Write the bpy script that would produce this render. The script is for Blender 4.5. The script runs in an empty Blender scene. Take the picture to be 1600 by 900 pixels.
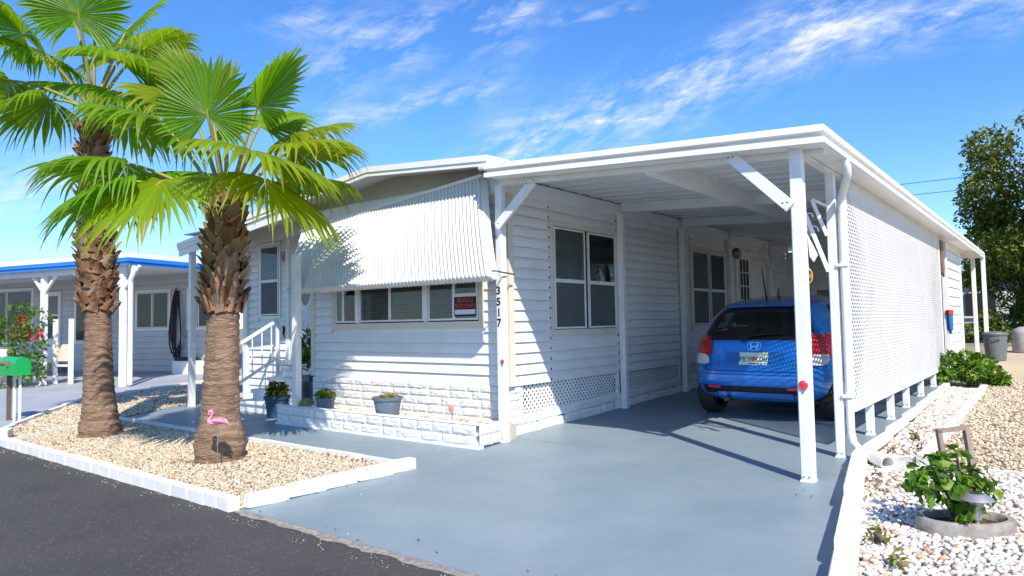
import bpy, bmesh, math, random
import numpy as np
from mathutils import Vector, Matrix, Quaternion

# ------------------------------------------------------------------ camera, sky, sun, exposure
SC = bpy.context.scene
COL = SC.collection
cam_d = bpy.data.cameras.new('camera'); cam = bpy.data.objects.new('camera', cam_d); COL.objects.link(cam)
_yaw, _pit, _rol = -0.667912858, 0.0509460673, -0.0181951566
_F = Vector((math.sin(_yaw)*math.cos(_pit), math.cos(_yaw)*math.cos(_pit), math.sin(_pit)))
_R0 = Vector((math.cos(_yaw), -math.sin(_yaw), 0)); _U0 = _R0.cross(_F)
_R = math.cos(_rol)*_R0 + math.sin(_rol)*_U0; _U = -math.sin(_rol)*_R0 + math.cos(_rol)*_U0
CAMLOC = Vector((4.692, -5.779, 1.25))
cam.matrix_world = Matrix(((_R.x, _U.x, -_F.x, CAMLOC.x), (_R.y, _U.y, -_F.y, CAMLOC.y), (_R.z, _U.z, -_F.z, CAMLOC.z), (0, 0, 0, 1)))
cam_d.sensor_width = 36; cam_d.lens = 1085.81/1600*36; cam_d.clip_start = .05; cam_d.clip_end = 6000
SC.camera = cam
SC.view_settings.view_transform = 'Standard'; SC.view_settings.look = 'None'
SC.view_settings.exposure = 0.95; SC.view_settings.gamma = 1
SC.view_settings.use_curve_mapping = False
SC.cycles.max_bounces = 6; SC.cycles.transparent_max_bounces = 16

SUN = Vector((.82, -.60, 1.0)).normalized()
sun_d = bpy.data.lights.new('sun', 'SUN'); sun_o = bpy.data.objects.new('sun', sun_d); COL.objects.link(sun_o)
sun_d.energy = 3.4; sun_d.angle = math.radians(.53); sun_d.color = (1, .92, .80)
sun_o.rotation_euler = SUN.to_track_quat('Z', 'Y').to_euler()

W = bpy.data.worlds.new('World'); SC.world = W; W.use_nodes = True
nt = W.node_tree; nt.nodes.clear()
def wn(t, **k):
    n = nt.nodes.new(t)
    for a, b in k.items(): setattr(n, a, b)
    return n
def wmath(op, a, b=None, c=None):
    n = wn('ShaderNodeMath', operation=op)
    for i, v in enumerate((a, b, c)):
        if v is None: continue
        if isinstance(v, (int, float)): n.inputs[i].default_value = v
        else: nt.links.new(v, n.inputs[i])
    return n.outputs[0]
sky = wn('ShaderNodeTexSky', sky_type='NISHITA', sun_disc=False)
sky.sun_elevation = math.asin(SUN.z); sky.sun_rotation = math.atan2(SUN.x, SUN.y)
sky.air_density = 1.0; sky.dust_density = .2; sky.ozone_density = 1.5; sky.altitude = 0
hs = wn('ShaderNodeHueSaturation'); hs.inputs['Saturation'].default_value = 1.14; hs.inputs['Value'].default_value = 1.0
wb = wn('ShaderNodeMix', data_type='RGBA', blend_type='MULTIPLY'); wb.inputs[0].default_value = 1; wb.inputs[7].default_value = (.70, .84, 1.10, 1)
nt.links.new(sky.outputs[0], wb.inputs[6]); nt.links.new(wb.outputs[2], hs.inputs['Color'])
tc = wn('ShaderNodeTexCoord'); sep = wn('ShaderNodeSeparateXYZ'); nt.links.new(tc.outputs['Generated'], sep.inputs[0])
AZ = wmath('ARCTAN2', sep.outputs[0], sep.outputs[1]); EL = wmath('ARCSINE', sep.outputs[2])
def cirrus(az0, el0, az1, el1, half, fade, seed, sc):
    # a wispy streak between two directions of the sky (azimuth, elevation in radians)
    L = math.hypot(az1-az0, el1-el0); ca, sa = (az1-az0)/L, (el1-el0)/L
    da = wmath('SUBTRACT', AZ, az0); de = wmath('SUBTRACT', EL, el0)
    s = wmath('ADD', wmath('MULTIPLY', da, ca), wmath('MULTIPLY', de, sa))
    d = wmath('SUBTRACT', wmath('MULTIPLY', de, ca), wmath('MULTIPLY', da, sa))
    cb = wn('ShaderNodeCombineXYZ')
    nt.links.new(wmath('MULTIPLY', wmath('ADD', s, wmath('MULTIPLY', d, -.9)), 8*sc), cb.inputs[0]); nt.links.new(wmath('MULTIPLY', d, 19*sc), cb.inputs[1]); cb.inputs[2].default_value = seed
    nz = wn('ShaderNodeTexNoise'); nt.links.new(cb.outputs[0], nz.inputs['Vector'])
    nz.inputs['Scale'].default_value = 1.3; nz.inputs['Detail'].default_value = 6; nz.inputs['Roughness'].default_value = .66; nz.inputs['Distortion'].default_value = .35
    env = wmath('POWER', 2.718, wmath('MULTIPLY', wmath('POWER', wmath('DIVIDE', d, half), 2), -1))
    e2 = wmath('SUBTRACT', wmath('ABSOLUTE', wmath('SUBTRACT', s, L/2)), L/2)
    e2 = wmath('POWER', 2.718, wmath('MULTIPLY', wmath('POWER', wmath('DIVIDE', wmath('MAXIMUM', e2, 0), fade), 2), -1))
    cb2 = wn('ShaderNodeCombineXYZ'); nt.links.new(wmath('MULTIPLY', wmath('ADD', s, wmath('MULTIPLY', d, -1.6)), 9*sc), cb2.inputs[0]); nt.links.new(wmath('MULTIPLY', wmath('ADD', d, wmath('MULTIPLY', s, .25)), 70*sc), cb2.inputs[1]); cb2.inputs[2].default_value = seed+3
    n3 = wn('ShaderNodeTexNoise'); nt.links.new(cb2.outputs[0], n3.inputs['Vector']); n3.inputs['Scale'].default_value = 1.0; n3.inputs['Detail'].default_value = 4; n3.inputs['Roughness'].default_value = .6; n3.inputs['Distortion'].default_value = 1.2
    fib = wmath('ADD', .35, wmath('MULTIPLY', wmath('MAXIMUM', wmath('SUBTRACT', n3.outputs[0], .30), 0), 3.2))
    m = wmath('MULTIPLY', fib, wmath('MULTIPLY', wmath('MULTIPLY', env, e2), wmath('MAXIMUM', wmath('MULTIPLY', wmath('SUBTRACT', nz.outputs[0], .42), 3.0), 0)))
    return m
STREAKS = []
SKY_OUT = (sky, hs)

# ------------------------------------------------------------------ helpers
rng = random.Random(7)
ORG = {}
def gz(y):
    return .027*max(-3.05, min(16.0, y))
def tag(o, label, cat, group=None):
    o['label'] = label; o['category'] = cat
    if group: o['group'] = group
    return o
def thing(name, label, cat, loc=(0, 0, 0), rz=0, group=None):
    o = bpy.data.objects.new(name, None); COL.objects.link(o)
    o.location = loc; o.rotation_euler = (0, 0, rz); o.empty_display_size = .1
    ORG[o.name] = Vector((0, 0, 0)) if rz else Vector(loc)
    return tag(o, label, cat, group)
def link(name, me, mat=None, parent=None, loc=None, scale=None, rot=None, kind=None):
    o = bpy.data.objects.new(name, me); COL.objects.link(o)
    if mat is not None and len(me.materials) == 0: me.materials.append(mat)
    if parent is not None:
        o.parent = parent; ORG[o.name] = ORG[parent.name]
    else: ORG[o.name] = Vector((0, 0, 0))
    if loc is not None: o.location = loc
    if scale is not None: o.scale = scale
    if rot is not None: o.rotation_euler = rot
    if kind: o['kind'] = kind
    return o
class MB:
    def __init__(s): s.v = []; s.f = []; s.mi = []; s.m = 0
    def add(s, vs, fs):
        n = len(s.v); s.v += [Vector(p) for p in vs]
        for q in fs: s.f.append([i+n for i in q]); s.mi.append(s.m)
        return s
    def box(s, x0, x1, y0, y1, z0, z1):
        if x0 > x1: x0, x1 = x1, x0
        if y0 > y1: y0, y1 = y1, y0
        if z0 > z1: z0, z1 = z1, z0
        return s.add([(x0,y0,z0),(x1,y0,z0),(x1,y1,z0),(x0,y1,z0),(x0,y0,z1),(x1,y0,z1),(x1,y1,z1),(x0,y1,z1)],
                     [(0,3,2,1),(4,5,6,7),(0,1,5,4),(1,2,6,5),(2,3,7,6),(3,0,4,7)])
    def bar(s, a, b, w, h, up=(0, 0, 1)):
        a = Vector(a); b = Vector(b); d = (b-a).normalized(); up = Vector(up)
        r = d.cross(up)
        if r.length < 1e-4: r = d.cross(Vector((1, 0, 0)))
        r.normalize(); u = r.cross(d)
        vs = [p + r*(i*w/2) + u*(j*h/2) for p in (a, b) for i, j in ((-1,-1),(1,-1),(1,1),(-1,1))]
        return s.add(vs, [(3,2,1,0),(4,5,6,7),(0,1,5,4),(1,2,6,5),(2,3,7,6),(3,0,4,7)])
    def tube(s, pts, r, n=8, cap=True):
        pts = [Vector(p) for p in pts]; rs = r if isinstance(r, (list, tuple)) else [r]*len(pts)
        base = len(s.v); up = Vector((0, 0, 1)); prev = None
        for i, p in enumerate(pts):
            d = (pts[min(i+1, len(pts)-1)] - pts[max(i-1, 0)]).normalized()
            if prev is None:
                q = d.cross(up)
                if q.length < .05: q = d.cross(Vector((1, 0, 0)))
            else: q = prev - d*prev.dot(d)
            q.normalize(); prev = q; w = d.cross(q)
            for k in range(n):
                a = 2*math.pi*k/n; s.v.append(p + (q*math.cos(a) + w*math.sin(a))*rs[i])
        for i in range(len(pts)-1):
            for k in range(n):
                a = base+i*n+k; b = base+i*n+(k+1) % n
                s.f.append([a, b, b+n, a+n]); s.mi.append(s.m)
        if cap:
            s.f.append([base+k for k in range(n)][::-1]); s.mi.append(s.m)
            s.f.append([base+(len(pts)-1)*n+k for k in range(n)]); s.mi.append(s.m)
        return s
    def lathe(s, prof, c=(0, 0, 0), n=20, sx=1, sy=1, ang=0):
        base = len(s.v); c = Vector(c); ca, sa = math.cos(ang), math.sin(ang)
        for r, z in prof:
            for k in range(n):
                a = 2*math.pi*k/n; x = r*math.cos(a)*sx; y = r*math.sin(a)*sy
                s.v.append(c + Vector((x*ca-y*sa, x*sa+y*ca, z)))
        for i in range(len(prof)-1):
            for k in range(n):
                a = base+i*n+k; b = base+i*n+(k+1) % n
                s.f.append([a, b, b+n, a+n]); s.mi.append(s.m)
        return s
    def poly(s, pts): return s.add(pts, [tuple(range(len(pts)))])
    def prism(s, pts, d):
        n = len(pts); d = Vector(d); pts = [Vector(p) for p in pts]
        return s.add(pts+[p+d for p in pts], [tuple(range(n))[::-1], tuple(range(n, 2*n))]+[(i, (i+1) % n, (i+1) % n+n, i+n) for i in range(n)])
    def mesh(s, name, org=Vector((0, 0, 0)), smooth=False):
        me = bpy.data.meshes.new(name); me.from_pydata([p-org for p in s.v], [], s.f)
        if any(s.mi): me.polygons.foreach_set('material_index', s.mi)
        if smooth: me.polygons.foreach_set('use_smooth', [True]*len(s.f))
        me.update(); return me
    def build(s, name, mat, parent=None, smooth=False, kind=None, label=None, fix=True):
        org = ORG[parent.name] if parent is not None else Vector((0, 0, 0))
        me = s.mesh(name, org, smooth)
        for m in (mat if isinstance(mat, (list, tuple)) else [mat]): me.materials.append(m)
        if fix:
            bm = bmesh.new(); bm.from_mesh(me); bmesh.ops.recalc_face_normals(bm, faces=bm.faces); bm.to_mesh(me); bm.free()
        if smooth:
            try: me.set_sharp_from_angle(angle=math.radians(smooth if smooth > 1 else 40))
            except Exception: pass
        o = link(name, me, None, parent, kind=kind)
        if label: o['label'] = label
        return o
def bezier(p0, p1, p2, n=8):
    p0, p1, p2 = Vector(p0), Vector(p1), Vector(p2)
    return [p0*(1-t)**2 + p1*2*t*(1-t) + p2*t*t for t in [i/n for i in range(n+1)]]
def text_mesh(txt, size, align='CENTER', bold=0.0):
    cu = bpy.data.curves.new('lettering', 'FONT'); cu.body = txt; cu.size = size; cu.align_x = align; cu.extrude = .0015; cu.offset = bold
    o = bpy.data.objects.new('lettering', cu); COL.objects.link(o)
    dg = bpy.context.evaluated_depsgraph_get(); me = bpy.data.meshes.new_from_object(o.evaluated_get(dg))
    bpy.data.objects.remove(o); bpy.data.curves.remove(cu); return me

# ------------------------------------------------------------------ materials
MATS = {}
def mat(name, col, rough=.6, col2=None, scale=8, bump=0, bscale=40, spec=.4, metal=0, detail=4, coat=0, mixpos=(.35, .65), stretch=None):
    m = bpy.data.materials.new(name); m.use_nodes = True; t = m.node_tree; b = t.nodes['Principled BSDF']
    b.inputs['Base Color'].default_value = (*col, 1); b.inputs['Roughness'].default_value = rough
    b.inputs['Specular IOR Level'].default_value = spec; b.inputs['Metallic'].default_value = metal
    if coat: b.inputs['Coat Weight'].default_value = coat; b.inputs['Coat Roughness'].default_value = .04
    tcn = t.nodes.new('ShaderNodeTexCoord'); vec = tcn.outputs['Object']
    if stretch:
        mp = t.nodes.new('ShaderNodeMapping'); mp.inputs['Scale'].default_value = stretch; t.links.new(vec, mp.inputs[0]); vec = mp.outputs[0]
    if col2 is not None:
        nz = t.nodes.new('ShaderNodeTexNoise'); nz.inputs['Scale'].default_value = scale; nz.inputs['Detail'].default_value = detail; nz.inputs['Roughness'].default_value = .6
        t.links.new(vec, nz.inputs['Vector'])
        cr = t.nodes.new('ShaderNodeValToRGB'); cr.color_ramp.elements[0].position = mixpos[0]; cr.color_ramp.elements[1].position = mixpos[1]
        cr.color_ramp.elements[0].color = (*col, 1); cr.color_ramp.elements[1].color = (*col2, 1)
        t.links.new(nz.outputs[0], cr.inputs[0]); t.links.new(cr.outputs[0], b.inputs['Base Color'])
    if bump:
        n2 = t.nodes.new('ShaderNodeTexNoise'); n2.inputs['Scale'].default_value = bscale; n2.inputs['Detail'].default_value = 5
        t.links.new(vec, n2.inputs['Vector'])
        bp = t.nodes.new('ShaderNodeBump'); bp.inputs['Strength'].default_value = 1; bp.inputs['Distance'].default_value = bump
        t.links.new(n2.outputs[0], bp.inputs['Height']); t.links.new(bp.outputs[0], b.inputs['Normal'])
    MATS[name] = m; return m
def attr_mat(name, rough=.8, translucent=0, bump=0, bscale=60, spec=.3):
    m = mat(name, (.5, .5, .5), rough, spec=spec, bump=bump, bscale=bscale); t = m.node_tree; b = t.nodes['Principled BSDF']
    a = t.nodes.new('ShaderNodeAttribute'); a.attribute_name = 'tint'; t.links.new(a.outputs['Color'], b.inputs['Base Color'])
    if translucent:
        tr = t.nodes.new('ShaderNodeBsdfTranslucent'); mx = t.nodes.new('ShaderNodeMixShader'); mx.inputs[0].default_value = translucent
        g = t.nodes.new('ShaderNodeMix'); g.data_type = 'RGBA'; g.blend_type = 'MULTIPLY'; g.inputs[0].default_value = 1; g.inputs[7].default_value = (1.75, 1.6, .30, 1)
        t.links.new(a.outputs['Color'], g.inputs[6]); t.links.new(g.outputs[2], tr.inputs['Color'])
        t.links.new(b.outputs[0], mx.inputs[1]); t.links.new(tr.outputs[0], mx.inputs[2])
        t.links.new(mx.outputs[0], t.nodes['Material Output'].inputs['Surface'])
    return m
def glass_mat(name, tint=(.55, .6, .6), dark=.0):
    m = bpy.data.materials.new(name); m.use_nodes = True; t = m.node_tree; t.nodes.remove(t.nodes['Principled BSDF'])
    tr = t.nodes.new('ShaderNodeBsdfTransparent'); tr.inputs[0].default_value = (*tint, 1)
    gl = t.nodes.new('ShaderNodeBsdfGlossy'); gl.inputs['Roughness'].default_value = .02; gl.inputs[0].default_value = (.95, .97, 1, 1)
    fr = t.nodes.new('ShaderNodeFresnel'); fr.inputs[0].default_value = 1.5
    mx = t.nodes.new('ShaderNodeMixShader'); t.links.new(fr.outputs[0], mx.inputs[0]); t.links.new(tr.outputs[0], mx.inputs[1]); t.links.new(gl.outputs[0], mx.inputs[2])
    t.links.new(mx.outputs[0], t.nodes['Material Output'].inputs['Surface']); MATS[name] = m; return m
def set_tint(me, cols):
    a = me.color_attributes.new('tint', 'FLOAT_COLOR', 'POINT')
    arr = np.ones((len(me.vertices), 4), np.float32); arr[:, :3] = cols; a.data.foreach_set('color', arr.ravel())

WHITE = mat('white_paint', (.81, .81, .79), .45, (.66, .645, .61), 5, bump=.0012, bscale=50, detail=8, mixpos=(.45, .85), stretch=(3, 3, .7))
SIDING = mat('white_vinyl_siding', (.82, .815, .80), .5, (.70, .69, .665), 1.6, bump=.0012, bscale=40, stretch=(1.2, 1.2, 2.2), detail=8, mixpos=(.42, .78))
TRIMW = mat('white_trim_metal', (.82, .82, .80), .38, (.70, .69, .655), 2.5, detail=8, mixpos=(.45, .85), bump=.0015, bscale=6)
CREAM = mat('cream_trim', (.72, .66, .55), .5, (.66, .60, .49), 3)
TAUPE = mat('taupe_gable_panel', (.56, .52, .46), .7, (.50, .465, .41), 1.5)
CEIL = mat('carport_ceiling_metal', (.70, .72, .72), .42, (.58, .60, .61), 2.5, stretch=(.6, 6, 6))
STONEW = mat('white_painted_stone', (.83, .825, .81), .75, (.76, .75, .72), 9, bump=.006, bscale=22, detail=6)
def _wear(m, dark, sc1=.55, thr=(.48, .75)):
    t = m.node_tree; b = t.nodes['Principled BSDF']; src = b.inputs['Base Color'].links[0].from_socket; tcn = [n for n in t.nodes if n.type == 'TEX_COORD'][0]
    n1 = t.nodes.new('ShaderNodeTexNoise'); n1.inputs['Scale'].default_value = sc1; n1.inputs['Detail'].default_value = 10; n1.inputs['Roughness'].default_value = .68; n1.inputs['Distortion'].default_value = .6; t.links.new(tcn.outputs['Object'], n1.inputs['Vector'])
    cr = t.nodes.new('ShaderNodeMapRange'); cr.inputs[1].default_value = thr[0]; cr.inputs[2].default_value = thr[1]; cr.inputs[4].default_value = .55; t.links.new(n1.outputs[0], cr.inputs[0])
    mx = t.nodes.new('ShaderNodeMix'); mx.data_type = 'RGBA'; t.links.new(cr.outputs[0], mx.inputs[0]); t.links.new(src, mx.inputs[6]); mx.inputs[7].default_value = (*dark, 1)
    n2 = t.nodes.new('ShaderNodeTexNoise'); n2.inputs['Scale'].default_value = 26; n2.inputs['Detail'].default_value = 6; n2.inputs['Roughness'].default_value = .8; t.links.new(tcn.outputs['Object'], n2.inputs['Vector'])
    c2 = t.nodes.new('ShaderNodeMapRange'); c2.inputs[1].default_value = .62; c2.inputs[2].default_value = .74; c2.inputs[4].default_value = .5; t.links.new(n2.outputs[0], c2.inputs[0])
    m2 = t.nodes.new('ShaderNodeMix'); m2.data_type = 'RGBA'; t.links.new(c2.outputs[0], m2.inputs[0]); t.links.new(mx.outputs[2], m2.inputs[6]); m2.inputs[7].default_value = (dark[0]*1.9, dark[1]*1.75, dark[2]*1.55, 1)
    t.links.new(m2.outputs[2], b.inputs['Base Color'])
    rr = t.nodes.new('ShaderNodeMapRange'); rr.inputs[3].default_value = .34; rr.inputs[4].default_value = .62; t.links.new(n1.outputs[0], rr.inputs[0]); 
    if m.name.startswith('painted'): t.links.new(rr.outputs[0], b.inputs['Roughness'])
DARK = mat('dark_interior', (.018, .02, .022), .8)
BLIND = mat('blind_slats', (.42, .45, .44), .5)
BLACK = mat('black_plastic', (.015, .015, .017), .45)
RUBBER = mat('tyre_rubber', (.02, .02, .021), .75, (.03, .03, .03), 20)
SCREEN = mat('insect_screen', (.075, .085, .095), .6, (.10, .11, .12), 2)
GLASS = glass_mat('window_glass', (.70, .76, .76))
CGLASS = glass_mat('car_glass', (.55, .60, .60))
DRIVE = mat('painted_concrete', (.19, .25, .29), .42, (.235, .295, .335), 1.1, bump=.0015, bscale=45, detail=8, spec=.45)
_wear(DRIVE, (.16, .203, .225))
RED = mat('red_plastic', (.55, .02, .02), .3, spec=.6)
STEEL = mat('brushed_metal', (.55, .54, .52), .35, metal=1)
CONC = mat('grey_concrete', (.36, .33, .29), .85, (.22, .20, .18), 14, bump=.004, bscale=40)
SOIL = mat('bark_soil', (.10, .05, .03), .95, (.05, .028, .02), 30, bump=.01, bscale=60)

# ------------------------------------------------------------------ sky clouds
def px_dir(x, y):   # direction of the sky seen there, as azimuth and elevation (used once, to write the streaks below)
    d = (_R*((x-800)/1085.81) - _U*((y-450)/1085.81) + _F).normalized()
    return math.atan2(d.x, d.y), math.asin(d.z)
for (p, q, half, fade, seed, sc, amp) in (((800, 235), (1290, 40), .040, .07, 3.1, 1.0, 1.05), ((1270, 60), (1640, -5), .028, .06, 8.3, 1.1, .75), ((530, 90), (790, 20), .045, .05, 5.7, .9, .7),
                                          ((470, 190), (760, 140), .022, .05, 1.9, 1.2, .5), ((880, 28), (980, 12), .010, .02, 6.1, 1.3, .5),
                                          ((-60, 320), (120, 270), .035, .06, 2.2, 1.0, .6), ((440, 20), (520, 30), .03, .05, 9.2, 1.0, .45),
                                          ((1700, 250), (2300, 60), .05, .1, 7.7, .9, .7), ((-300, 60), (-900, 200), .06, .1, 5.2, .8, .7)):
    STREAKS.append(wmath('MULTIPLY', cirrus(*px_dir(*p), *px_dir(*q), half, fade, seed, sc), amp))
tot = STREAKS[0]
for s_ in STREAKS[1:]: tot = wmath('ADD', tot, s_)
tot = wmath('MINIMUM', tot, .86)
mixc = wn('ShaderNodeMix', data_type='RGBA'); nt.links.new(tot, mixc.inputs[0]); nt.links.new(hs.outputs[0], mixc.inputs[6]); mixc.inputs[7].default_value = (4.9, 5.05, 5.25, 1)
bgn = wn('ShaderNodeBackground'); bgn.inputs['Strength'].default_value = .110; nt.links.new(mixc.outputs[2], bgn.inputs[0])
out = wn('ShaderNodeOutputWorld'); nt.links.new(bgn.outputs[0], out.inputs[0])

# ------------------------------------------------------------------ ground, road, slabs, gravel
def struct(o): o['kind'] = 'structure'; return o
GROUND = mat('sandy_ground', (.30, .25, .16), .95, (.16, .17, .07), .5, bump=.02, bscale=12)
TANBED = mat('tan_gravel_bed', (.42, .33, .20), .95, (.58, .49, .34), 42, bump=.012, bscale=60, detail=6)
WHITEBED = mat('white_gravel_bed', (.42, .38, .33), .95, (.60, .56, .50), 30, bump=.012, bscale=50)
ASPHALT = mat('asphalt', (.052, .050, .050), .86, (.070, .066, .064), 1.3, bump=.006, bscale=260, detail=9)
def _specks(m):
    t = m.node_tree; b = t.nodes['Principled BSDF']; src = b.inputs['Base Color'].links[0].from_socket
    v = t.nodes.new('ShaderNodeTexVoronoi'); v.inputs['Scale'].default_value = 75
    tcn = [n for n in t.nodes if n.type == 'TEX_COORD'][0]; t.links.new(tcn.outputs['Object'], v.inputs['Vector'])
    n = t.nodes.new('ShaderNodeSeparateColor'); t.links.new(v.outputs['Color'], n.inputs[0])
    lt = t.nodes.new('ShaderNodeMath'); lt.operation = 'GREATER_THAN'; t.links.new(n.outputs[0], lt.inputs[0]); lt.inputs[1].default_value = .92
    l2 = t.nodes.new('ShaderNodeMath'); l2.operation = 'LESS_THAN'; t.links.new(v.outputs['Distance'], l2.inputs[0]); l2.inputs[1].default_value = .42
    mu = t.nodes.new('ShaderNodeMath'); mu.operation = 'MULTIPLY'; t.links.new(lt.outputs[0], mu.inputs[0]); t.links.new(l2.outputs[0], mu.inputs[1])
    mx = t.nodes.new('ShaderNodeMix'); mx.data_type = 'RGBA'; t.links.new(mu.outputs[0], mx.inputs[0]); t.links.new(src, mx.inputs[6]); mx.inputs[7].default_value = (.19, .175, .155, 1)
    t.links.new(mx.outputs[2], b.inputs['Base Color'])
_specks(ASPHALT); _wear(ASPHALT, (.085, .082, .080), .35, (.46, .72))
FAR = 3000
m = MB()
ys = [-FAR, -3.05, 16, FAR]
for a, b in zip(ys, ys[1:]): m.poly([(-FAR, a, gz(a)-.03), (FAR, a, gz(a)-.03), (FAR, b, gz(b)-.03), (-FAR, b, gz(b)-.03)])
struct(m.build('ground', GROUND))
m = MB(); m.poly([(-90, -11, -.092), (90, -11, -.092), (90, -2.99, -.092), (-90, -2.99, -.092)]); struct(m.build('road', ASPHALT))
def sheet(name, pts, mt, dz=0.0):
    m = MB(); m.poly([(x, y, gz(y)+dz) for x, y in pts]); return struct(m.build(name, mt))
BED_L = [(-5.55, -2.95), (-.12, -2.95), (-.02, -1.38), (-6.05, -1.38)]
BED_N = [(-5.55, -2.95), (-6.05, -1.38), (-6.2, -1.38), (-6.75, -.2), (-6.75, 4.5), (-10.6, 4.5), (-10.34, 1.88), (-9.53, -.58), (-6.8, -2.46), (-6.05, -2.95)]
BED_W = [(3.92, -2.95), (9.5, -2.95), (9.5, .77), (3.38, .83), (3.36, .35)]
BED_S = [(3.36, .98), (3.70, .98), (3.74, 6.3), (3.34, 6.5)]
BED_T = [(3.80, .84), (9.5, .84), (11, 15.9), (3.6, 15.9)]
sheet('gravel_bed', BED_L, TANBED, -.004); sheet('gravel_bed', BED_N, TANBED, -.004)
sheet('white_gravel_bed', BED_W, WHITEBED, -.012); sheet('white_gravel_bed', BED_S, WHITEBED, -.004); sheet('gravel_bed', BED_T, TANBED, -.004)
sheet('neighbour_driveway', [(-6.05, -2.99), (-6.8, -2.46), (-9.53, -.58), (-10.34, 1.88), (-10.6, 4.5), (-10.6, 9), (-30, 9), (-30, -2.99)], mat('grey_painted_concrete', (.30, .32, .36), .6, (.36, .38, .42), 1, bump=.002, bscale=40), -.002)
# the painted slab: dark joint bed below, panels above
dw = struct(MB().add([(x, y, gz(y)-.018) for x, y in ((-6.75, .86), (-6.75, -.2), (-6.15, -1.33), (-.0, -1.33), (-.12, -2.96), (3.90, -2.96), (3.30, .4), (3.24, 10.4), (-.1, 10.4))], [tuple(range(9))]).build('driveway', mat('slab_joint', (.09, .10, .11), .9)))
G = .004
for pts in ([(-.02+G, -1.33), (-.11, -2.955), (3.89, -2.955), (3.335, .2-G), (-.02+G, .2-G)], [(-.088, .2+G), (3.33, .2+G), (3.29, .4), (3.27, 3.4-G), (-.088, 3.4-G)], [(-.088, 3.4+G), (3.27, 3.4+G), (3.255, 6.8-G), (-.088, 6.8-G)], [(-.088, 6.8+G), (3.255, 6.8+G), (3.24, 10.4), (-.088, 10.4)],
            [(-2.05+G, -1.325), (-.02-G, -1.325), (-.02-G, .2), (-2.05+G, .2)], [(-4.1+G, -1.325), (-2.05-G, -1.325), (-2.05-G, .2), (-3.6, .2), (-3.6, .85), (-4.1+G, .85)], [(-6.74, .85), (-6.74, -.2), (-6.15, -1.325), (-4.1-G, -1.325), (-4.1-G, .85)]):
    mm = MB(); mm.prism([(x, y, gz(y)-.03) for x, y in pts], (0, 0, .03)); mm.build('slab_panel', DRIVE, dw)
# worn concrete lip between slab and asphalt
m = MB(); n = 60; top = []; bot = []
for i in range(n+1):
    x = -.12+4.05*i/n; top.append((x, -2.955, -.084)); bot.append((x, -3.0-.028*rng.random()-.025*math.sin(i*.5)**2, -.089))
for i in range(n): m.add([bot[i], bot[i+1], top[i+1], top[i]], [(0, 1, 2, 3)])
struct(m.build('slab_lip', mat('worn_concrete', (.34, .31, .27), .9, (.18, .16, .14), 22, bump=.006, bscale=60)))

def inside(px, py, poly):
    r = np.zeros(len(px), bool); j = len(poly)-1
    for i in range(len(poly)):
        xi, yi = poly[i]; xj, yj = poly[j]
        c = ((yi > py) != (yj > py)) & (px < (xj-xi)*(py-yi)/((yj-yi) or 1e-9)+xi)
        r ^= c; j = i
    return r
_ico = bmesh.new(); bmesh.ops.create_icosphere(_ico, subdivisions=1, radius=1)
ICO_V = np.array([v.co[:] for v in _ico.verts]); ICO_F = np.array([[v.index for v in f.verts] for f in _ico.faces]); _ico.free()
def stones(name, poly, cell, smin, smax, palette, seed, label, cat, m, zfun=None, clip=None, flat=.6, sink=.35, parent=None):
    g = np.random.default_rng(seed); P = np.array(poly)
    xs = np.arange(P[:, 0].min(), P[:, 0].max(), cell); yy = np.arange(P[:, 1].min(), P[:, 1].max(), cell)
    X, Y = np.meshgrid(xs, yy); X = X.ravel()+g.uniform(-.5, .5, X.size)*cell; Y = Y.ravel()+g.uniform(-.5, .5, Y.size)*cell
    k = inside(X, Y, poly)
    if clip is not None: k &= clip(X, Y)
    X, Y = X[k], Y[k]; n = len(X)
    V = ICO_V[None] * (1+g.uniform(-.28, .28, (n, 12, 1)))
    S = g.uniform(smin, smax, (n, 1))*np.stack([np.ones(n), g.uniform(.6, 1, n), g.uniform(flat*.7, flat*1.2, n)], 1)
    V = V*S[:, None, :]
    a = g.uniform(0, 6.28, n); t = g.normal(0, .45, n); ca, sa, ct, st = np.cos(a), np.sin(a), np.cos(t), np.sin(t)
    y1 = V[..., 1]*ct[:, None]-V[..., 2]*st[:, None]; z1 = V[..., 1]*st[:, None]+V[..., 2]*ct[:, None]
    x2 = V[..., 0]*ca[:, None]-y1*sa[:, None]; y2 = V[..., 0]*sa[:, None]+y1*ca[:, None]
    z0 = (.027*np.clip(Y, -3.05, 16) if zfun is None else zfun(X, Y)) + S[:, 2]*sink + g.uniform(0, smin*.5, n)
    A = np.stack([x2+X[:, None], y2+Y[:, None], z1+z0[:, None]], 2).reshape(-1, 3)
    Fc = (ICO_F[None]+(np.arange(n)*12)[:, None, None]).reshape(-1, 3)
    me = bpy.data.meshes.new(name); me.vertices.add(len(A)); me.vertices.foreach_set('co', A.astype(np.float32).ravel())
    me.loops.add(len(Fc)*3); me.loops.foreach_set('vertex_index', Fc.astype(np.int32).ravel())
    me.polygons.add(len(Fc)); me.polygons.foreach_set('loop_start', np.arange(0, len(Fc)*3, 3, dtype=np.int32)); me.polygons.foreach_set('loop_total', np.full(len(Fc), 3, np.int32))
    me.update(); pal = np.array(palette); c = pal[g.integers(0, len(pal), n)]*g.uniform(.82, 1.12, (n, 1)); set_tint(me, np.repeat(c, 12, 0))
    me.materials.append(m); o = link(name, me, None, parent, kind='stuff')
    if parent is None: tag(o, label, cat)
    return o
PEB = attr_mat('pebbles', .8, bump=.002, bscale=120)
TANP = [(.55, .46, .33), (.58, .50, .38), (.52, .42, .29), (.65, .58, .47), (.45, .35, .23), (.60, .51, .37), (.62, .55, .43), (.24, .16, .10)]
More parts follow.
